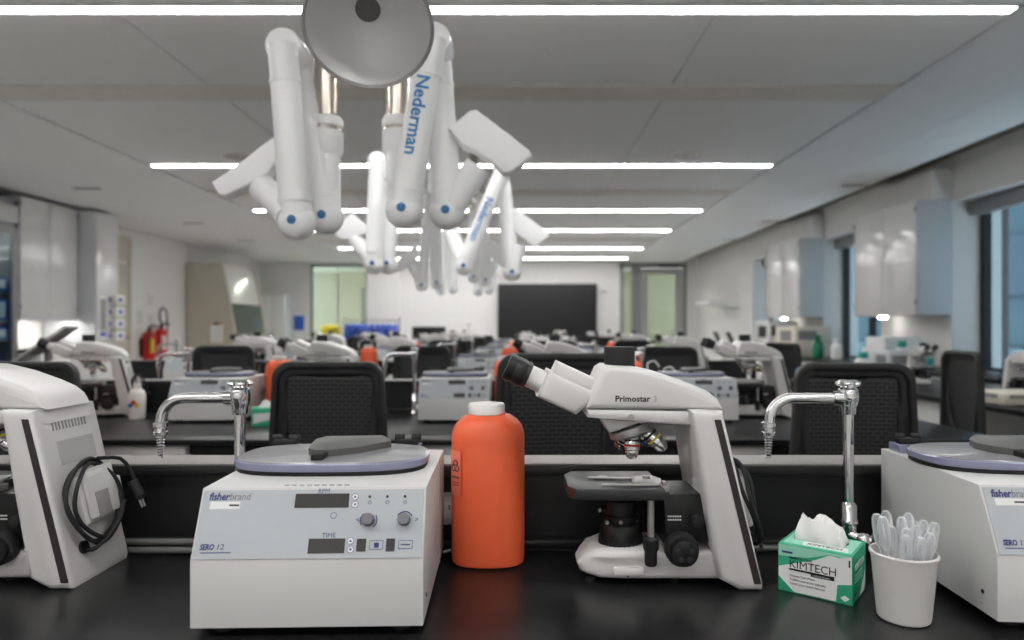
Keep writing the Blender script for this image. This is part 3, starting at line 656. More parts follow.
for k in range(1, 6):
    for j in (-2, -1, 0, 1):
        dx = random.uniform(-.03, .03) if k > 1 else 0
        nm = '%s bench from the camera, %s station' % (rown[k], stn[j])
        mx = MX+j*ST+dx-(.19 if (j == 1 and k == 1) else 0)
        if vis(mx, MY+k*ROW): dup(MIC, 'white microscope on '+nm, (mx, MY+k*ROW+random.uniform(-.02, .0), ZB), math.radians(random.uniform(-5, 5)) if k > 1 else (.35 if j == -2 else 0), SK_M if k > 1 else ())
        if vis(CX+j*ST+.15, CY+k*ROW) and not (k == 1 and j == -2): dup(CEN, 'white centrifuge on '+nm, (CX+j*ST+dx, CY+k*ROW, ZB), math.radians(random.uniform(-2, 2)), SK_C if k > 1 else ())
        if vis(BX+j*ST, BY+k*ROW):
            bx, by = BX+j*ST+dx, BY+k*ROW
            if j == 1 and k == 1: bx = .50; by = BY+k*ROW
            if j == -2 and k == 1: bx, by = -1.81, 2.70
            dup(BOT, 'orange waste bottle on '+nm, (bx, by, ZB), 0, ('biohazard_label',) if k > 1 else ())
        fx = -.478+j*ST+(.0 if j else 0)
        if vis(fx, 1.17+k*ROW): dup(FAU, 'chrome bench faucet on '+nm, (fx, 1.17+k*ROW, ZB))
chx = [(-1.60, 2.22, 4, 1.0), (-.609, 2.22, -2, 1.0), (.115, 2.12, 4, 1.03), (1.035, 2.14, -3, 1.0)]
for k in range(0, 5):
    for i, (x, y, a_, s_) in enumerate(chx):
        y2 = y+k*ROW
        if k: x += (-.25, -.02, .05, -.1)[i]+random.uniform(-.08, .08); a_ = random.uniform(-25, 25); y2 += random.uniform(-.05, .05)
        lb = 'black mesh-back task chair in front of the %s bench, %s' % (rown[k+1], ('leftmost', 'second from left', 'third from left', 'rightmost')[i])
        if k == 0 and i == 0:
            CHA.location = (x, y2, 0); CHA.rotation_euler = (0, 0, math.radians(a_)); CHA['label'] = lb
        else: dup(CHA, lb, (x, y2, 0), math.radians(a_), (), sc=s_)
dup(CHA, 'black mesh-back task chair turned sideways at the side bench by the right windows', (2.14, 3.25, 0), math.radians(-99))
dup(CHA, 'black task chair farther along the side bench, behind the sideways chair', (1.95, 5.0, 0), math.radians(-70))

# ------------------------------------------------------------------ nearest bench: tissue box, cup and pipettes, outlet, tubing
KA = math.radians(-38)
t = thing('tissue_box', 'green and white tissue wipe box lettered KIMTECH beside the cup of pipettes', 'tissue box', (.4707, .9635, ZB), KA)
kw, kd, kh = .103, .085, .0705                                    # front runs from -kw to 0, depth 0..kd
B().box((-kw, 0, 0), (0, kd, kh), .0008).build('carton', 'green', t)
b = B().prism([(-kw+.001, .022), (-kw+.001, .036), (-.052, .054), (-.030, .066), (-.001, .062), (-.001, .030), (-.020, .026), (-.022, .002), (-.080, .002)], -.0004, .0, 'y').build('front_print', 'label_white', t)
B().prism([(-kw+.001, .052), (-.060, .056), (-.030, .067), (-.001, .064), (-.001, .0695), (-kw+.001, .0695)], -.0005, 0, 'y').build('front_print_green', 'green_pale', t)
B().prism([(-.018, .064), (-.001, .0695), (-.001, .048)], -.0009, -.0003, 'y').build('corner_flash', 'label_white', t)
R90 = (math.pi/2, 0, 0)
text('1', .013, 'black_print', t, (-.0072, -.0010, .0545), R90, .0004)
text('KIMTECH', .0165, 'black_print', t, (-.087, -.0006, .0375), R90, 0, fit=.064)
text('Kimberly-Clark', .0052, 'black_print', t, (-.087, -.0006, .0505), R90, .0001)
B().box((-.087, -.0008, .0335), (-.024, -.0003, .0362)).box((-.056, -.0008, .0300), (-.024, -.0003, .0335)).build('black_bar', 'black_print', t)
text('SCIENCE BRAND', .0032, 'label_white', t, (-.054, -.0011, .0310), R90)
for i, s_ in enumerate(('Delicate Task Wipes', 'Toallitas para tareas delicadas', 'Papiers pour taches delicates')):
    text(s_, .0042, 'black_print', t, (-.086, -.0006, .0245-i*.0058), R90)
B().box((-.097, -.0008, .0575), (-.082, -.0002, .0605)).build('brand_bar', 'navy_print', t)
B().prism([(-.016, .009), (-.010, .013), (-.004, .009), (-.010, .004)], -.0009, -.0002, 'y').build('ply_symbol', 'label_white', t)
B().prism([(.012, .002), (.045, .002), (.080, .030), (.080, .014), (.070, .002)], 0, .0005, 'x').build('side_print', 'label_white', t)
text('KIMTECH', .013, 'label_white', t, (.0006, .014, .046), (math.pi/2, 0, math.pi/2), .0003)
b = B()
for i in range(3): b.box((.0001, .014, .038-i*.005), (.0006, .06, .0395-i*.005))
b.build('side_text', 'green_pale', t); B().box((.0001, .013, .010), (.0009, .026, .013)).build('brand_bar', 'navy_print', t)
top = B().prism([(-.098, .008), (-.004, .008), (-.004, .078), (-.098, .078)], kh-.0003, kh+.0005, 'z').build('top_print', 'green_pale', t)
B().prism([(-.070, .010), (-.008, .010), (-.012, .030), (-.074, .028)], kh+.0003, kh+.0008, 'z').build('top_label', 'label_white', t)
text('KIMTECH', .0115, 'black_print', t, (-.066, .015, kh+.001), (0, 0, 0), 0)
B().lathe([(1, kh+.0004), (1, kh+.0010)], 28, (-.052, .052, 0), .036, .018).build('opening', 'black_matte', t)
bm_ = B(); n1, n2 = 22, 14; G = []
rnd = random.Random(3)
for j in range(n2+1):
    row = []
    for i in range(n1+1):
        u, v_ = i/n1*2-1, j/n2*2-1; e = min(1, 2.6*(1-max(abs(u)**1.5, abs(v_)**1.5)))
        z = kh-.002+e*(.031-.006*u+.004*math.sin(5*u+1))+e*(.004*math.sin(7*u+4*v_)+.003*math.sin(13*v_-6*u))
        x = -.054+u*.036*(1+.10*e); y = .050+v_*.020*(1-.25*e)+.004*math.sin(6*u)*e
        row.append(bm_.bm.verts.new((x+rnd.uniform(-.0008, .0008), y+rnd.uniform(-.0008, .0008), max(kh-.002, z)+rnd.uniform(-.0007, .0007))))
    G.append(row)
for j in range(n2):
    for i in range(n1): bm_.bm.faces.new((G[j][i], G[j][i+1], G[j+1][i+1], G[j+1][i]))
o = tag(bm_.build('tissue', 'tissue', None, (.4707, .9635, ZB), (0, 0, KA), ang=28), 'crumpled white paper wipe sticking out of the green tissue box', 'tissue')
so = o.modifiers.new('thick', 'SOLIDIFY'); so.thickness = .0004
CUX, CUY = .521, .925
t = thing('plastic_cup', 'white plastic cup holding clear transfer pipettes on nearest bench', 'cup', (CUX, CUY, ZB)); t.scale = (.88, .88, 1)
B().lathe([(.034, 0), (.0368, .002), (.0378, .006), (.0455, .081), (.0462, .083), (.0462, .0865), (.0482, .087), (.0485, .0895), (.0475, .091), (.0450, .091), (.0440, .086), (.0362, .008), (0, .006)], 44).build('shell', 'cup_white', t)
pr = random.Random(11)
spots = [(-.030, -.010, .040, .0), (-.024, .016, .036, .1), (-.010, .022, .038, -.1), (.004, .012, .032, .12), (.016, .020, .036, .2), (.028, .008, .030, .25), (.032, -.008, .032, .35), (.020, -.020, .022, .3), (.006, -.026, .018, .1), (-.010, -.024, .020, -.1), (-.018, -.006, .026, -.12), (.012, -.004, .026, .15), (-.002, -.010, .024, .02), (.024, .022, .026, .3)]
for i, (x, y, h, tl) in enumerate(spots):
    o = thing('transfer_pipette', 'clear plastic transfer pipette standing in the white cup, bulb up', 'pipette', (CUX+x*.72, CUY+y*.72, ZB+.0085), 0, 'pipettes in the white cup')
    H = .092+h*1.05; o.location = (CUX+x*.55, CUY+y*.55, ZB+.0085); o.rotation_euler = (-math.atan(y*.55/H), math.atan(x*.62/H), 0)
    B().lathe([(.0014, 0), (.0022, .03), (.0026, H-.052), (.0034, H-.046)], 12).build('stem', 'pipette', o)
    B().lathe([(.0034, H-.046), (.0064, H-.040), (.0074, H-.034), (.0074, H-.014), (.0066, H-.006), (.0040, H-.001), (0, H)], 16).build('bulb', 'pipette', o)
    # (a pipette has one bulb and a long thin stem)
t = thing('outlet_box', 'white electrical outlet box on the ledge panel behind the orange bottle', 'outlet', (-.152, 1.222, ZB+.045))
B().box((-.065, -.016, .0), (.045, .012, .052), .003).build('housing', 'white_enamel', t)
for x in (-.028, .022): 
    r = B().box((x-.018, -.018, .012), (x+.018, -.0155, .042), .0008).build('receptacle', 'cap_white', t)
    B().box((x-.008, -.0186, .028), (x-.006, -.0178, .036)).box((x+.006, -.0186, .028), (x+.008, -.0178, .036)).build('slots', 'black_print', r)
tag(B().tube([(-.115, 1.195, ZB+.06), (-.105, 1.17, ZB+.05), (-.108, 1.165, ZB+.02), (-.13, 1.18, ZB+.006)], .0025, 8, 5).build('power_cable', 'label_white'), 'thin pale power cable hanging from the white outlet box', 'cable')
for i, (y, z) in enumerate(((1.188, .0065), (1.197, .0185))):
    tag(B().cyl((-1.6, y, ZB+z), (-.43, y, ZB+z), .0060, n=12).build('service_pipe', 'handle_grey'), 'thin grey service pipe along the bench back, %s of the pair' % ('lower', 'upper')[i], 'pipe', 'bench service pipes')
for i, z in enumerate((.0065,)):
    tag(B().cyl((.38, 1.200, ZB+z), (1.7, 1.200, ZB+z), .0060, n=12).build('service_pipe', 'handle_grey'), 'thin grey service pipe behind the tissue box along the bench back', 'pipe', 'bench service pipes')

# ------------------------------------------------------------------ second bench small things
t = thing('reagent_bottle', 'white bottle with diamond hazard label beside the far left microscope, second bench', 'bottle', (-1.655, 2.96, ZB))
B().lathe([(.95, 0), (1, .006), (1, .105), (.8, .122), (.42, .130), (.42, .136)], 28, (0, 0, 0), .032, .028, 3).build('body', 'cap_white', t)
B().lathe([(.016, .134), (.016, .155), (0, .156)], 20).build('cap', 'cap_white', t)
for dx, dz, c_ in ((0, .013, 'red'), (-.013, 0, 'blue'), (.013, 0, 'yellow'), (0, -.013, 'label_white')):
    x, z = dx, .06+dz; B().prism([(x-.012, z), (x, z-.012), (x+.012, z), (x, z+.012)], -.0295, -.0275, 'y').build('hazard_diamond', c_, t)
def wash(x, y, capm, lb, bm='label_white', h=.15, r=.032):
    t = thing('wash_bottle', lb, 'bottle', (x, y, ZB)); 
    B().lathe([(r*.93, 0), (r, .005), (r, h*.7), (r*.7, h*.85), (r*.5, h*.9)], 22).build('body', bm, t)
    B().lathe([(r*.55, h*.88), (r*.55, h), (r*.2, h*1.06), (0, h*1.06)], 18).build('cap', capm, t)
    B().tube([(0, 0, h), (0, 0, h*1.3), (.004, 0, h*1.42), (.03, -.01, h*1.46), (.05, -.01, h*1.32)], .0035, 8, 4).build('spout', capm, t)
wash(1.225, 3.02, 'blue', 'clear wash bottle with blue cap and spout right of the second-bench microscope')
wash(.56, 2.98, 'label_white', 'clear plastic wash bottle behind the near microscope, left of pair', 'clear', .17, .03)
wash(.645, 3.04, 'label_white', 'clear plastic wash bottle behind the near microscope, right of pair', 'clear', .15, .028)
def gbox(x, y, lb, rz=0):
    t = thing('tissue_box', lb, 'tissue box', (x, y, ZB), rz)
    B().box((-.055, -.045, 0), (.055, .045, .07), .001).build('carton', 'green', t); B().prism([(-.05, .012), (.05, .030), (.05, .055), (-.05, .05)], -.0456, -.045, 'y').build('front_print', 'label_white', t)
    B().lathe([(.03, .07), (.02, .085), (.008, .10), (0, .098)], 9, (0, 0, 0), 1, .5).build('tissue_tuft', 'tissue', t)
gbox(-1.03, 2.78, 'green tissue box right of the pale centrifuge on the second bench', .4)
gbox(.42, 2.90, 'green tissue box on the second bench seen under the microscope head', .2)
gbox(-.52, 4.95, 'green tissue box on the third bench beside its centrifuge', .1)

# ------------------------------------------------------------------ extraction arms
def arm(name, label, pipe, pipe_bot, J1, J2, J3, neck, hood_px, Yh, r, front='A', mirror=False, txt=None, hth=.06, pipe_r=.037):
    """pipe (px, Y) drops from the ceiling; joints are (px, py, Y)"""
    px, Yp = pipe; top = W(px, pipe_bot, Yp); root = thing(name, label, 'fume extractor', (top.x, Yp, ZT), 0, 'ceiling extraction arms')
    L = lambda p: V(p)-V((top.x, Yp, ZT))
    j1, j2, j3, nk = [W(*p) for p in (J1, J2, J3, neck)]
    B().lathe([(.10, 0), (.10, -.012), (pipe_r+.01, -.02)], 24).build('ceiling_flange', 'arm_white', root)
    B().cyl((0, 0, -.01), L(top), pipe_r, n=24).build('drop_pipe', 'steel', root)
    dn = V((j1.x-top.x, 0, j1.z-top.z)); ln = -L(top).z; z0 = L(top).z; z1 = L(W(px, J1[1], Yp)).z
    q = B().lathe([(r*.95, z0+.01), (r*1.08, z0), (r*1.08, z0-.02), (r*.98, z0-.024), (r*.98, z0-.034), (r*1.08, z0-.038), (r*1.08, z0-.10), (r*.92, z0-.115)], 26).build('swivel_collar', 'arm_white', root)
    B().lathe([(r*.99, z0-.024), (r*1.02, z0-.034)], 26).build('clamp_band', 'steel', q)
    B().cyl((0, 0, z0-.11), L(j1), r*.90, n=22).build('lower_tube', 'arm_white', root)
    def seg(a, b, r0, r1, nm):
        B().cyl(L(a), L(b), r0, r1, n=22).build(nm, 'arm_white', root)
        d = (b-a); B().cyl(L(a+d*.20), L(a+d*.20)+d.normalized()*.012, r0*1.0+(r1-r0)*.2+.003, n=22).build('tube_cuff', 'arm_white', root)
        e = b-d.normalized()*(r1*1.15); B().cyl(L(e), L(e)-d.normalized()*.014, r1*1.06, n=22).build('tube_cuff', 'arm_white', root)
    def joint(p, rr):
        o = B().ball(L(p), rr, (1, .9, 1), 24, 14).build('joint', 'arm_white', root)
        c_ = L(p); B().cyl(c_+V((0, -rr*.87, 0)), c_+V((0, -rr*.96, 0)), rr*.24, n=14, bev=.001).build('pivot_cap', 'blue_button', o)
    # front segment carries the print
    j2b = V((j2.x, (j1.y+j2.y)/2 if False else j1.y, j2.z)); j3b = j3
    seg(j2b, j1, r*.86, r*.98, 'first_arm'); seg(V((j2.x, j3.y, j2.z)), j3, r*.86, r*.98, 'second_arm')
    B().cyl(L(V((j2.x, min(j1.y, j3.y)-r*.2, j2.z))), L(V((j2.x, max(j1.y, j3.y)+r*.2, j2.z))), r*1.05, n=26, bev=.008).build('top_joint', 'arm_white', root)
    cN = V((j2.x, min(j1.y, j3.y)-r*.2, j2.z)); B().cyl(L(cN), L(cN)+V((0, -.004, 0)), r*.22, n=14).build('pivot_cap', 'blue_button', root)
    joint(j1, r*1.12); joint(j3, r*1.12)
    seg(j3, nk, r*.9, r*.82, 'hood_neck')
    wire = W((J3[0]+J2[0])/2+3, J3[1]-28, J3[2]-.0); 
    hp_ = [W(a, b, Yh) for a, b in hood_px]
    cxm = sum(p.x for p in hp_)/len(hp_); czm = sum(p.z for p in hp_)/len(hp_)
    pts = [(L(p).x, L(p).z) for p in hp_]; y0 = Yh-Yp
    B().prism(pts, y0-hth/2, y0+hth/2, 'y', .008, 3).build('hood', 'arm_white', root)
    if txt:
        a, b, sz = txt; fa, fb = (V((j2.x, j3.y, j2.z)), j3) if front == 'B' else (j2b, j1)
        d = (fb-fa).normalized(); yaw = math.atan2(d.z, d.x); c_ = fa+(fb-fa)*a
        rr = r*.93; o = text('Nederman', sz, 'blue_print', root, L(c_)+V((0, -rr-.002, 0)), (math.pi/2, 0, 0), .0012)
        o.rotation_euler = (Matrix.Rotation(-yaw, 4, 'Y') @ Matrix.Rotation(math.pi/2, 4, 'X')).to_euler()
        o.location = L(c_)+V((0, -rr-.001, 0))+V((math.sin(yaw), 0, -math.cos(yaw)))*sz*.33
    return root
hoodR = [(449, 131), (470, 113), (477, 112), (529, 152), (532, 158), (510, 175), (503, 175), (492, 164), (478, 155), (462, 147)]
hoodL = [(215, 184), (234, 172), (276, 139), (282, 160), (270, 176), (252, 187), (245, 190), (228, 198), (222, 196)]
arm('fume_extractor', 'white ceiling extraction arm at front left, hood swung out to the left', (326, 2.22), 121, (326, 217, 2.20), (285, 48, 2.1), (297, 222, 2.08), (261, 186, 2.13), hoodL, 2.14, .051, 'B')
arm('fume_extractor', 'white ceiling extraction arm at front right with large blue Nederman lettering', (399, 2.25), 121, (404, 210, 2.08), (434, 42, 2.1), (447, 212, 2.18), (478, 166, 2.16), hoodR, 2.15, .051, 'A', txt=(.24, 0, .056))
Y2 = 4.15
def hs_(cx, cy, s, src, ox, oy): return [(cx+(a-ox)*s, cy+(b-oy)*s) for a, b in src]
arm('fume_extractor', 'white extraction arm of the second pair, left one with upturned round hood', (391, Y2), 176, (388, 264, Y2), (379, 163, Y2-.03), (374, 264, Y2-.08), (354, 238, Y2-.06), [(337, 236), (341, 225), (353, 214), (368, 226), (370, 233), (356, 240), (344, 241)], Y2-.05, .055, 'B', hth=.10)
arm('fume_extractor', 'white extraction arm of the second pair, right one with Nederman lettering', (437, Y2+.1), 176, (464, 266, Y2-.1), (502, 172, Y2-.05), (512, 272, Y2), (520, 246, Y2), hs_(525, 229, .60, hoodR, 491, 145), Y2, .050, 'A', txt=(.30, 0, .064))
Y3 = 6.1
arm('fume_extractor', 'white extraction arm of the third pair, left one', (437, Y3), 205, (437, 283, Y3), (430, 196, Y3-.03), (422, 285, Y3-.08), (412, 264, Y3-.06), hs_(405, 258, .45, hoodL, 250, 168), Y3-.05, .050, 'B')
arm('fume_extractor', 'white extraction arm of the third pair, right one', (474, Y3), 205, (474, 277, Y3), (481, 200, Y3-.03), (486, 280, Y3-.08), (494, 262, Y3-.06), hs_(498, 255, .42, hoodR, 491, 145), Y3-.05, .050, 'A')
Y4 = 8.1
arm('fume_extractor', 'white extraction arm of the farthest pair, left one', (454, Y4), 230, (453, 289, Y4), (447, 226, Y4-.03), (441, 291, Y4-.08), (436, 276, Y4-.06), hs_(433, 268, .34, hoodL, 250, 168), Y4-.05, .050, 'B')
arm('fume_extractor', 'white extraction arm of the farthest pair, right one', (478, Y4), 230, (478, 291, Y4), (484, 226, Y4-.03), (489, 290, Y4-.08), (495, 276, Y4-.06), hs_(499, 270, .33, hoodR, 491, 145), Y4-.05, .050, 'A')
# the big round hood close overhead
hc = W(369, 27, 1.36); ax = V((.17, -.64, -.75)).normalized(); q = Matrix.Translation((0, 0, 0)) @ ax.to_track_quat('Z', 'Y').to_matrix().to_4x4()
t = thing('fume_extractor', 'large round grey extraction hood hanging closest overhead, opening towards the camera', 'fume extractor', (hc.x, hc.y, hc.z))
B().lathe([(.030, -.100), (.060, -.085), (.105, -.034), (.124, .0), (.1265, .004), (.1265, .008), (.123, .009), (.1195, .002), (.102, -.024), (.060, -.062), (.028, -.078)], 48, M=q).build('dish', 'hood_grey', t)
B().lathe([(.1215, .006), (.1275, .004), (.1290, .009), (.1255, .0125), (.1215, .010), (.1215, .006)], 48, M=q, cap=False).build('rim', 'alu', t)
B().cyl(-ax*.0765, -ax*.0785, .026, n=22).build('inlet', 'handle_grey', t)
e1 = -ax*.26
B().cyl(-ax*.095, e1, .036, .040, n=22).build('hood_neck', 'arm_white', t); B().ball(e1, .056, (1, .9, 1), 22, 14).build('joint', 'arm_white', t)
e2 = V((.0, e1.y-.02, ZT-hc.z)); B().cyl(e1, (e1.x, e1.y, ZT-hc.z), .037, n=22).build('drop_pipe', 'steel', t)
B().lathe([(.10, 0), (.10, -.012), (.045, -.02)], 24, (e1.x, e1.y, ZT-hc.z)).build('ceiling_flange', 'arm_white', t)

# ------------------------------------------------------------------ left side of the room
def cabinet(name, lb, X, d, y0, y1, z0, z1, side, nd=2):
    """wall cabinet with its doors on plane X facing side (+1 to +X)"""
    t = thing(name, lb, 'cabinet', (X, (y0+y1)/2, z0)); h = z1-z0; w_ = (y1-y0)/2; s = -side
    B().box((min(0, s*d)+(0 if s > 0 else 0), -w_, 0), (max(0, s*d), w_, h), .002).build('body', 'cab_side', t)
    for i in range(nd):
        a = -w_+i*2*w_/nd; b_ = a+2*w_/nd
        dr = B().box((min(0, -s*.022), a+.003, .003), (max(0, -s*.022), b_-.003, h-.003), .002).build('door', 'cab_white', t)
        yh = b_-.05 if i == 0 else a+.05
        for z in (.10, h-.12): B().box((min(-s*.022, -s*.03), (a if i == 0 else b_)-.012, z), (max(-s*.022, -s*.03), (a if i == 0 else b_)+.012, z+.06)).build('hinge', 'frame_grey', dr)
    return t
lcab = cabinet('wall_cabinet', 'white wall cabinet on the left above the bright backsplash', -5.82, .46, 7.94, 8.97, 1.27, 2.70, 1)
B().box((-.01, -.515, -.03), (.01, .515, 0)).build('valance', 'cab_side', lcab)
t = thing('tall_cabinet', 'tall pale storage unit on the left wall with glove boxes on its side', 'cabinet', (-5.95, 9.25, 0))
B().box((-.33, -.24, 0), (.36, .26, 2.70), .004).build('body', 'cab_side', t); B().box((.36, -.23, .1), (.375, .25, 2.69), .002).build('door', 'cab_white', t)
t2 = tag(B().box((-5.574, 9.08, 1.0), (-5.570, 9.22, 1.58)).build('notice', 'label_white'), 'printed notice on the side of the tall pale storage unit', 'poster')
B().box((-5.570, 9.09, 1.04), (-5.568, 9.21, 1.10)).build('blue_print', 'blue', t2); B().box((-5.570, 9.09, 1.12), (-5.568, 9.21, 1.54)).build('print', 'scope_grey', t2)
for i in range(4):
    z = .98+i*.165; t = thing('glove_box', 'white glove box with blue oval on the tall unit, %s of four' % ('lowest', 'second from bottom', 'third from bottom', 'topmost')[i], 'box', (-5.575, 9.40, z), 0, 'glove boxes on the tall unit')
    B().box((0, -.10, 0), (.09, .10, .13), .004).build('carton', 'cap_white', t); B().lathe([(1, 0), (1, .003)], 20, (0, 0, 0), .045, .028, M=Matrix.Translation((.09, 0, .065)) @ Matrix.Rotation(math.pi/2, 4, 'Y') @ Matrix.Rotation(math.pi/2, 4, 'Z')).build('opening', 'blue', t)
    B().lathe([(1, 0), (1, .003)], 20, M=Matrix.Translation((0, -.1, .065)) @ Matrix.Rotation(math.pi/2, 4, 'X') @ Matrix.Diagonal((.03, .028, 1, 1))).build('print', 'blue', t)
t = thing('side_counter', 'white counter with drawers along the left wall under the wall cabinet', 'counter', (-5.9, 8.0, 0))
B().box((-.38, -.05, .86), (.30, .99, .90), .004).build('worktop', 'epoxy', t)
for i in range(1): 
    y = .0; b = B().box((-.36, y, .1), (.26, y+.97, .86)).build('base_unit', 'cab_side', t)
    for z in (.12, .50): B().box((.26, y+.01, z), (.28, y+.96, z+.34), .002).build('drawer', 'cab_white', b)
B().box((-.398, -.05, .90), (-.385, .99, 1.27)).build('backsplash', 'cab_white', t)
tag(B().box((-5.98, 7.98, 1.245), (-5.90, 8.93, 1.267), .003).build('undercabinet_lamp', 'led_small'), 'lit strip lamp under the left wall cabinet', 'lamp')
# glass-door refrigerator at the far left edge
t = thing('glass_refrigerator', 'tall glass-door refrigerator with blue boxes at the far left edge', 'refrigerator', (-6.14, 7.30, 0))
B().box((-.15, -.62, 0), (.30, -.56, 2.62)).box((-.15, .56, 0), (.33, .62, 2.62)).box((-.15, -.62, 0), (-.13, .62, 2.62)).box((-.15, -.62, 2.30), (.33, .62, 2.62)).box((-.15, -.62, 0), (.33, .62, .2)).build('cabinet_body', 'frame_grey', t)
B().box((.331, -.6, 2.36), (.345, .6, 2.56)).build('header_panel', 'alu', t)
d = B().ring([(-.56, .2), (.56, .2), (.56, 2.3), (-.56, 2.3)], [(-.53, .28), (.53, .28), (.53, 2.22), (-.53, 2.22)], .30, .34, 'x').build('door', 'frame_grey', t)
B().box((.315, -.53, .28), (.322, .53, 2.22)).build('pane', 'glass', d)
for i, z in enumerate((.6, 1.0, 1.22, 1.55)): B().box((-.12, -.55, z), (.27, .55, z+.02)).build('shelf', 'alu', t)
for i, (y, z, h) in enumerate(((.335, 1.24, .24), (.02, 1.24, .2), (-.25, 1.24, .22), (.335, 1.02, .15), (0, 1.02, .14), (.335, 1.57, .16), (0, 1.57, .13), (-.28, .62, .2), (.2, .62, .25))):
    o = tag(B().box((-6.18, 7.30+y, z), (-5.855, 7.30+y+.2, z+h), .004).build('storage_box', 'blue'), 'blue box on a shelf inside the glass-door refrigerator, number %s along' % ('one', 'two', 'three', 'four', 'five', 'six', 'seven', 'eight', 'nine')[i], 'box', 'blue boxes in the refrigerator')
    o['label'] = 'blue box in the glass-door refrigerator, '+('taller shelf, far end', 'taller shelf, middle', 'taller shelf, near end', 'narrow shelf below, far end', 'narrow shelf below, middle', 'top shelf, far end', 'top shelf, middle', 'lowest shelf, near end', 'lowest shelf, far end')[i]
    B().box((-5.855, 7.30+y+.05, z+.03), (-5.853, 7.30+y+.15, z+h-.03)).build('box_label', 'label_white', o)
tag(B().box((-5.87, 6.8, 2.24), (-5.84, 7.8, 2.27), .003).build('refrigerator_lamp', 'led_small'), 'lit strip lamp inside the top of the glass-door refrigerator', 'lamp')
# tilted display tablet on a stand, on the left counter
t = thing('tilted_display', 'grey flat display tilted on a stand behind the far left microscope', 'monitor', (-5.55+3.15, 3.62, ZB), math.radians(20))
Mt = Matrix.Translation((0, 0, .32)) @ Matrix.Rotation(math.radians(-38), 4, 'Y')
B().box((-.13, -.10, -.008), (.13, .10, .008), .004, M=Mt).build('display_body', 'alu', t); B().box((-.06, -.06, -.011), (.11, .06, -.008), M=Mt).build('rear_plate', 'frame_grey', t)
B().cyl((0, .04, 0), (0, .04, .30), .016, n=14).box((-.09, -.05, 0), (.09, .13, .015), .004).build('stand', 'alu', t)
t.location = (-2.12, 3.06, ZB)
# fire extinguishers
for i, (y, zz_) in enumerate(((11.40, .62), (11.78, .66))):
    t = thing('fire_extinguisher', ('red fire extinguisher with yellow label on left wall, front one', 'red fire extinguisher with looped hose on left wall, rear one')[i], 'fire extinguisher', (XL+.13, y, zz_), 0, 'fire extinguishers')
    B().lathe([(.085, 0), (.10, .015), (.10, .40), (.085, .45), (.04, .48), (.035, .50)], 24).build('cylinder', 'red', t)
    B().lathe([(.03, .50), (.03, .54), (.02, .55), (0, .55)], 14).box((.0, -.015, .54), (.15, .015, .56), .004).box((.0, -.015, .575), (.14, .015, .59), .004).build('valve', 'black_plastic', t)
    B().box((-.13, -.06, .06), (-.09, .06, .36), .002).build('bracket', 'black_matte', t)
    if i: B().tube([(.02, .0, .54), (.03, -.10, .66), (.03, -.08, .80), (.03, .04, .84), (.03, .13, .72), (.03, .14, .5), (.04, .13, .2)], .014, 8, 5).build('hose', 'black_matte', t)
    else: B().tube([(.02, .0, .54), (.06, -.10, .50), (.06, -.12, .3), (.05, -.11, .15)], .012, 8, 5).build('hose', 'black_matte', t)
    B().box((.05, -.09, .12), (.103, -.03, .36), .01).build('label_plate', 'yellow' if i == 0 else 'label_white', t)
for i, (y, z) in enumerate(((11.25, 1.2), (11.55, 1.5), (11.58, 1.15))):
    o = tag(B().box((XL, y, z), (XL+.004, y+.2, z+.28)).build('wall_notice', 'label_white'), 'white paper notice on the left wall above the extinguishers, %s' % ('low front', 'upper', 'low rear')[i], 'poster')
    b = B()
    for kk in range(5): b.box((XL+.004, y+.02, z+.04+kk*.045), (XL+.0055, y+.18, z+.055+kk*.045))
    b.build('print', 'scope_grey', o)
# biosafety cabinet, side on
t = thing('biosafety_cabinet', 'beige biosafety cabinet with slanted glass front on the left wall', 'safety cabinet', (XL+.02, 12.9, 0))
sd = [(0, .72), (.86, .72), (.90, .80), (.93, 1.05), (.70, 2.36), (.64, 2.40), (.06, 2.40), (0, 2.34)]
B().prism(sd, 0, .05, 'y', .012, 3).build('side_panel', 'wall_beige', t); B().prism(sd, 1.55, 1.60, 'y', .012, 3).build('side_panel', 'wall_beige', t)
B().prism([(0, .72), (.86, .72), (.88, .80), (.88, .84), (.05, .84), (.05, 2.38), (0, 2.38)], .05, 1.55, 'y').build('liner', 'cab_white', t)
B().prism([(.05, 1.62), (.80, 1.62), (.68, 2.36), (.05, 2.38)], .05, 1.55, 'y', .03, 3).build('front_hood', 'cab_white', t)
B().prism([(.90, 1.05), (.91, 1.05), (.81, 1.62), (.80, 1.62)], .06, 1.54, 'y').build('sash', 'glass', t)
for x in (.06, .78):
    for y in (.05, 1.5): B().box((x, y, 0), (x+.06, y+.06, .72)).build('leg', 'frame_grey', t)
t = thing('clipboard', 'clipboard with white paper hung on the side of the biosafety cabinet', 'clipboard', (XL+.02+.58, 12.885, .86))
B().box((-.14, -.004, 0), (.14, .012, .40), .004).build('board', 'wood', t); B().box((-.125, -.007, .01), (.125, -.004, .36)).build('paper', 'label_white', t); B().box((-.05, -.014, .35), (.05, -.004, .39), .003).build('clip', 'black_matte', t)
t = thing('side_table', 'wood-topped table in front of the biosafety cabinet', 'table', (-4.95, 12.2, 0))
B().box((-.35, -.6, .70), (.35, .6, .735), .004).build('tabletop', 'wood', t)
for x in (-.31, .27):
    for y in (-.56, .52): B().box((x, y, 0), (x+.04, y+.04, .70)).build('leg', 'frame_grey', t)
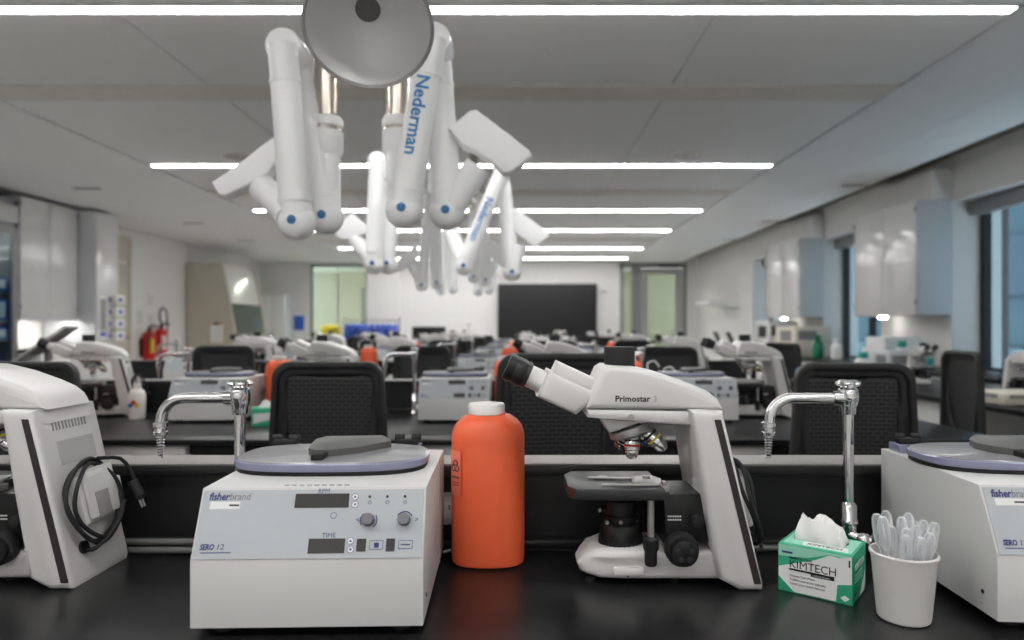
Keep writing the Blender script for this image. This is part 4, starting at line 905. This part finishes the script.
# ------------------------------------------------------------------ back of the room
t = thing('storage_locker', 'white two-door locker standing against the back wall at left', 'cabinet', (-5.85, 16.3, 0))
B().box((-.34, -.22, 0), (.34, .29, 1.95), .004).build('body', 'cab_side', t)
for x in (-.335, .003):
    d = B().box((x, -.24, .05), (x+.332, -.22, 1.93), .003).build('door', 'label_white', t); B().box((x+.27 if x < 0 else x+.03, -.25, .95), (x+.30 if x < 0 else x+.06, -.24, 1.10)).build('handle', 'alu', d)
tag(B().box((-5.47, 16.585, 1.10), (-5.22, 16.6, 1.45), .002).build('wall_poster', 'blue'), 'blue rectangular sign on the back wall beside the glass', 'poster')
t = thing('television', 'large black wall-mounted screen at the back of the room', 'screen', (.68, 16.49, 1.56))
B().box((-1.19, -.07, -.66), (1.19, .0, .66), .008).build('bezel', 'frame_black', t); B().box((-1.17, -.073, -.63), (1.17, -.069, .64)).build('panel', 'tv', t); B().box((-.4, 0, -.3), (.4, .1, .3)).build('bracket', 'frame_black', t)
tag(B().box((1.98, 16.53, 2.02), (2.13, 16.6, 2.06), .004).build('wall_sensor', 'alu'), 'small grey device on the wall right of the big screen', 'sensor')
# instructor bench with monitor
t = thing('instructor_bench', 'dark instructor bench in front of the back wall', 'lab bench', (-1.5, 14.0, 0))
B().box((-2.4, -.35, .86), (4.4, .35, .90), .004).build('worktop', 'epoxy', t)
for x in (-2.3, -.7, .9, 2.5): B().box((x, -.3, 0), (x+1.5, .3, .86), .003).build('base_unit', 'panel_black', t)
t = thing('desk_monitor', 'small black monitor on the instructor bench below the extraction arms', 'monitor', (-1.83, 13.9, .90))
B().box((-.34, -.02, .03), (.34, .02, .28), .008).build('screen_housing', 'frame_black', t); B().box((-.32, -.023, .05), (.32, -.019, .265)).build('panel', 'tv', t); B().cyl((0, .03, 0), (0, .03, .15), .03).box((-.12, -.08, 0), (.12, .1, .015), .004).build('stand', 'black_matte', t)
for i, (px, hh, ww) in enumerate(((470, .38, .16), (455, .22, .3), (610, .25, .3), (560, .2, .35))):
    x = (px-PX)*14/F; t = thing('bench_instrument', 'small white instrument on the instructor bench, %s' % ('tall one left of the screen', 'low one beside the monitor', 'right of the big screen', 'below the big screen')[i], 'instrument', (x, 14.0, .90))
    B().box((-ww/2, -.12, 0), (ww/2, .12, hh*.5), .02).build('base', 'cab_white', t); B().cyl((0, 0, hh*.45), (0, 0, hh), .03, n=14).box((-ww*.35, -.08, hh*.8), (ww*.35, .08, hh), .015).build('head', 'white_plastic', t)
# rack with blue lab coats
t = thing('coat_rack', 'metal garment rack holding blue lab coats before the glass wall', 'rack', (-3.2, 14.85, 0))
B().cyl((-.62, 0, 1.32), (.62, 0, 1.32), .014, n=12).build('rail', 'steel', t)
for x in (-.6, .6):
    B().cyl((x, 0, .05), (x, 0, 1.40), .014, n=12).box((x-.02, -.25, .03), (x+.02, .25, .06), .004).build('upright', 'steel', t)
cr = random.Random(5)
for i in range(9):
    x = -3.2-.52+i*.13
    t = thing('lab_coat', 'blue lab coat hanging on the garment rack, number %s from the left' % ('first', 'second', 'third', 'fourth', 'fifth', 'sixth', 'seventh', 'eighth', 'ninth')[i], 'coat', (x, 14.85, .35), cr.uniform(-.05, .05), 'blue lab coats on the rack')
    t['label'] = 'blue lab coat hanging on the garment rack, %s from the left' % ('leftmost, first', 'second', 'third', 'fourth', 'fifth', 'sixth', 'seventh', 'eighth', 'ninth')[i]
    b = B(); pr_ = []
    for kk, (z, wv, dv) in enumerate(((0, .056, .20), (.3, .052, .20), (.6, .05, .21), (.82, .045, .23), (.88, .035, .18), (.90, .02, .06))):
        pr_.append((z, wv, dv))
    rings = []
    for z, wv, dv in pr_: rings.append([b.bm.verts.new((wv*math.cos(a_)*(1+.18*math.sin(5*a_+i)), dv*math.sin(a_)*(1+.1*math.sin(7*a_)), z)) for a_ in [m_*math.tau/20 for m_ in range(20)]])
    for r0, r1 in zip(rings, rings[1:]):
        for m_ in range(20): b.bm.faces.new((r0[m_], r0[(m_+1) % 20], r1[(m_+1) % 20], r1[m_]))
    b.bm.faces.new(rings[0][::-1]); b.bm.faces.new(rings[-1]); b.build('garment', 'blue_coat', t)
    B().tube([(0, 0, .90), (0, 0, .955), (0, .018, .975), (0, .022, .988), (0, 0, .995), (0, -.014, .985)], .004, 6, 3).build('hanger_hook', 'steel', t)
# yellow sharps bin and things beyond the glass
t = thing('waste_bin', 'yellow wheeled bin standing behind the green glass wall', 'bin', (-4.85, 17.6, 0)); B().lathe([(.9, 0), (1, .05), (1.05, 1.1), (1.1, 1.15)], 20, (0, 0, 0), .22, .22, 4).build('body', 'yellow', t); B().lathe([(1.12, 1.15), (1.0, 1.22), (0, 1.24)], 20, (0, 0, 0), .22, .22, 4).build('lid', 'yellow', t)
# ------------------------------------------------------------------ right side of the room
cabinet('wall_cabinet', 'white wall cabinet on the right between the near windows', 4.0, .335, 6.85, 8.1, 1.285, 2.44, -1)
cabinet('wall_cabinet', 'white wall cabinet on the right farther down between far windows', 4.0, .335, 9.72, 11.0, 1.31, 2.44, -1)
for i, (a, b) in enumerate(((6.85, 8.15), (9.72, 11.05))):
    struct(B().box((4.16, a, 2.445), (XR, b, ZT)).build('trim_%d' % (i+1), 'wall'))
    tag(B().box((4.14, b-.40, 1.262+.025*i), (4.18, b-.28, 1.284+.025*i), .003).build('undercabinet_lamp', 'led_small'), 'lit strip lamp under the %s right wall cabinet' % ('nearer', 'farther')[i], 'lamp')
t = thing('wall_counter', 'long white-fronted counter under the right windows', 'counter', (4.0, 8.0, 0))
B().box((-.30, -4.5, .72), (.335, 4.5, .76), .004).build('worktop', 'epoxy', t)
for i in range(9):
    y = -4.48+i; b = B().box((-.26, y, .08), (.33, y+.97, .72)).build('base_unit', 'cab_side', t)
    for z in (.10, .42): B().box((-.282, y+.01, z), (-.26, y+.96, z+.29), .002).build('drawer', 'cab_white', b)
t = thing('side_bench', 'dark-topped bench along the right aisle with white pedestals', 'lab bench', (2.85, 4.6, 0))
B().box((-.46, -2.1, .73), (.40, 2.6, .76), .004).build('worktop', 'epoxy', t)
for y in (-2.03, -.75, .85, 1.9):
    b = B().box((-.36, y, .04), (.3, y+.42, .73), .003).build('pedestal', 'drawer_white', t)
    for z in (.06, .29, .51): B().box((-.38, y+.01, z), (-.36, y+.41, z+.21), .003).build('drawer', 'label_white', b)
for x in (-.42, .34):
    for y in (-2.05, 2.53): B().box((x, y, 0), (x+.05, y+.05, .73)).build('leg', 'frame_black', t)
dup(MIC, 'cream microscope on the right side bench beside the sideways chair', (2.80, 4.75, ZB), math.radians(80), SK_M, sc=.8)
dup(MIC, 'microscope on the right side bench at the right edge of the photo', (2.80, 3.78, ZB), math.radians(80), SK_M, sc=.8)
def ibox(lb, x, y, w_, d_, h, m1='cab_white', m2='frame_grey', z=ZB, nm='lab_instrument'):
    t = thing(nm, lb, 'instrument', (x, y, z)); B().box((-w_/2, -d_/2, 0), (w_/2, d_/2, h), min(.02, h*.1)).build('housing', m1, t)
    B().box((-w_*.4, -d_/2-.004, h*.55), (w_*.1, -d_/2, h*.85)).build('front_panel', m2, t); B().box((-w_/2-.004, -d_*.35, h*.5), (-w_/2, d_*.2, h*.85)).build('side_panel', m2, t)
    return t
ibox('pale blocky instrument on the right counter below the far wall cabinet', 3.98, 9.6, .5, .7, .42, 'cream')
ibox('white instrument with dark window on the right counter farther back', 3.95, 10.5, .45, .6, .5, 'cab_white', 'frame_black')
ibox('pale grey analyser box on the right side bench left of the teal bottles', 3.02, 5.45, .28, .26, .21, 'cab_side')
ibox('black power supply box on the right side bench near the window', 3.02, 4.12, .12, .14, .12, 'black_matte', 'scope_grey')
ibox('low white tray instrument on the right side bench near the right edge', 2.62, 3.62, .30, .28, .06, 'cream', 'scope_grey')
ibox('white low instrument on the right side bench behind the tray', 2.66, 5.12, .26, .22, .07, 'cream', 'wood')
ibox('white box on the right counter under the near wall cabinet', 4.0, 7.3, .4, .4, .30, 'label_white', 'label_white')
for i, (x, y, z, c_, h) in enumerate(((3.95, 6.65, ZB, 'teal', .24), (3.9, 6.95, ZB, 'teal', .26), (3.95, 7.72, ZB, 'teal', .24), (3.85, 8.8, ZB, 'green_dark', .30), (3.98, 8.55, ZB, 'label_white', .26), (2.76, 5.48, ZB, 'teal', .2))):
    t = thing('reagent_bottle', 'x', 'bottle', (x, y, z), 0, 'reagent bottles on the right')
    t['label'] = '%s reagent bottle on the right, %s' % (('teal', 'teal', 'teal', 'dark green', 'white', 'teal')[i], ('nearest on the wall counter', 'second on the wall counter', 'left of the white box', 'on the counter before the far window', 'beside the dark green one', 'on the side bench')[i])
    B().lathe([(.065, 0), (.07, .01), (.07, h*.55), (.05, h*.72), (.03, h*.78)], 20).build('body', 'label_white' if c_ == 'teal' else c_, t); B().lathe([(.038, h*.76), (.038, h), (0, h)], 18).build('cap', c_, t); B().lathe([(.071, h*.12), (.071, h*.46)], 20).build('label_band', c_, t)
t = thing('wall_shelf', 'small white wall shelf on the far right wall', 'shelf', (XR, 14.0, 1.66)); B().prism([(-.62, -.02), (0, -.10), (0, .06), (-.55, .06)], -.5, .5, 'y', .01).build('shelf_body', 'label_white', t)
for i, y in enumerate((13.0, 13.45)):
    t = thing('tilted_tablet', 'slim black tablet leaning on the far right counter, %s' % ('nearer', 'farther')[i], 'tablet', (3.85-.1*i, y-.9, .76)); B().box((-.012, -.1, .0), (.012, .1, .36), .004, M=Matrix.Rotation(-.45, 4, 'Y')).build('body', 'frame_black', t); B().box((-.0135, -.09, .02), (-.012, .09, .34), M=Matrix.Rotation(-.45, 4, 'Y')).build('display', 'tv', t)
# ------------------------------------------------------------------ outside the windows
t = thing('office_building', 'blue-grey office building seen through the right windows', 'building', (16, 10, -6))
B().box((0, -25, 0), (8, 30, 22)).build('wall', 'bldg', t)
for i in range(6):
    f = B().box((-.2, -25, i*3.6+1.0), (0, 30, i*3.6+2.9)).build('window_band', 'bldg_light' if i % 2 else 'bldg_dark', t)
t = thing('brick_pier', 'narrow brick pier just outside the near right window', 'pillar', (4.885, 7.12, 0)); B().box((-.03, -.25, 0), (.03, .25, 3.4)).build('core', 'brick', t)
for i in range(30):
    B().box((-.034, -.262, .62+i*.068), (.034, -.25, .62+i*.068+.056)).build('brick', 'brick', t)
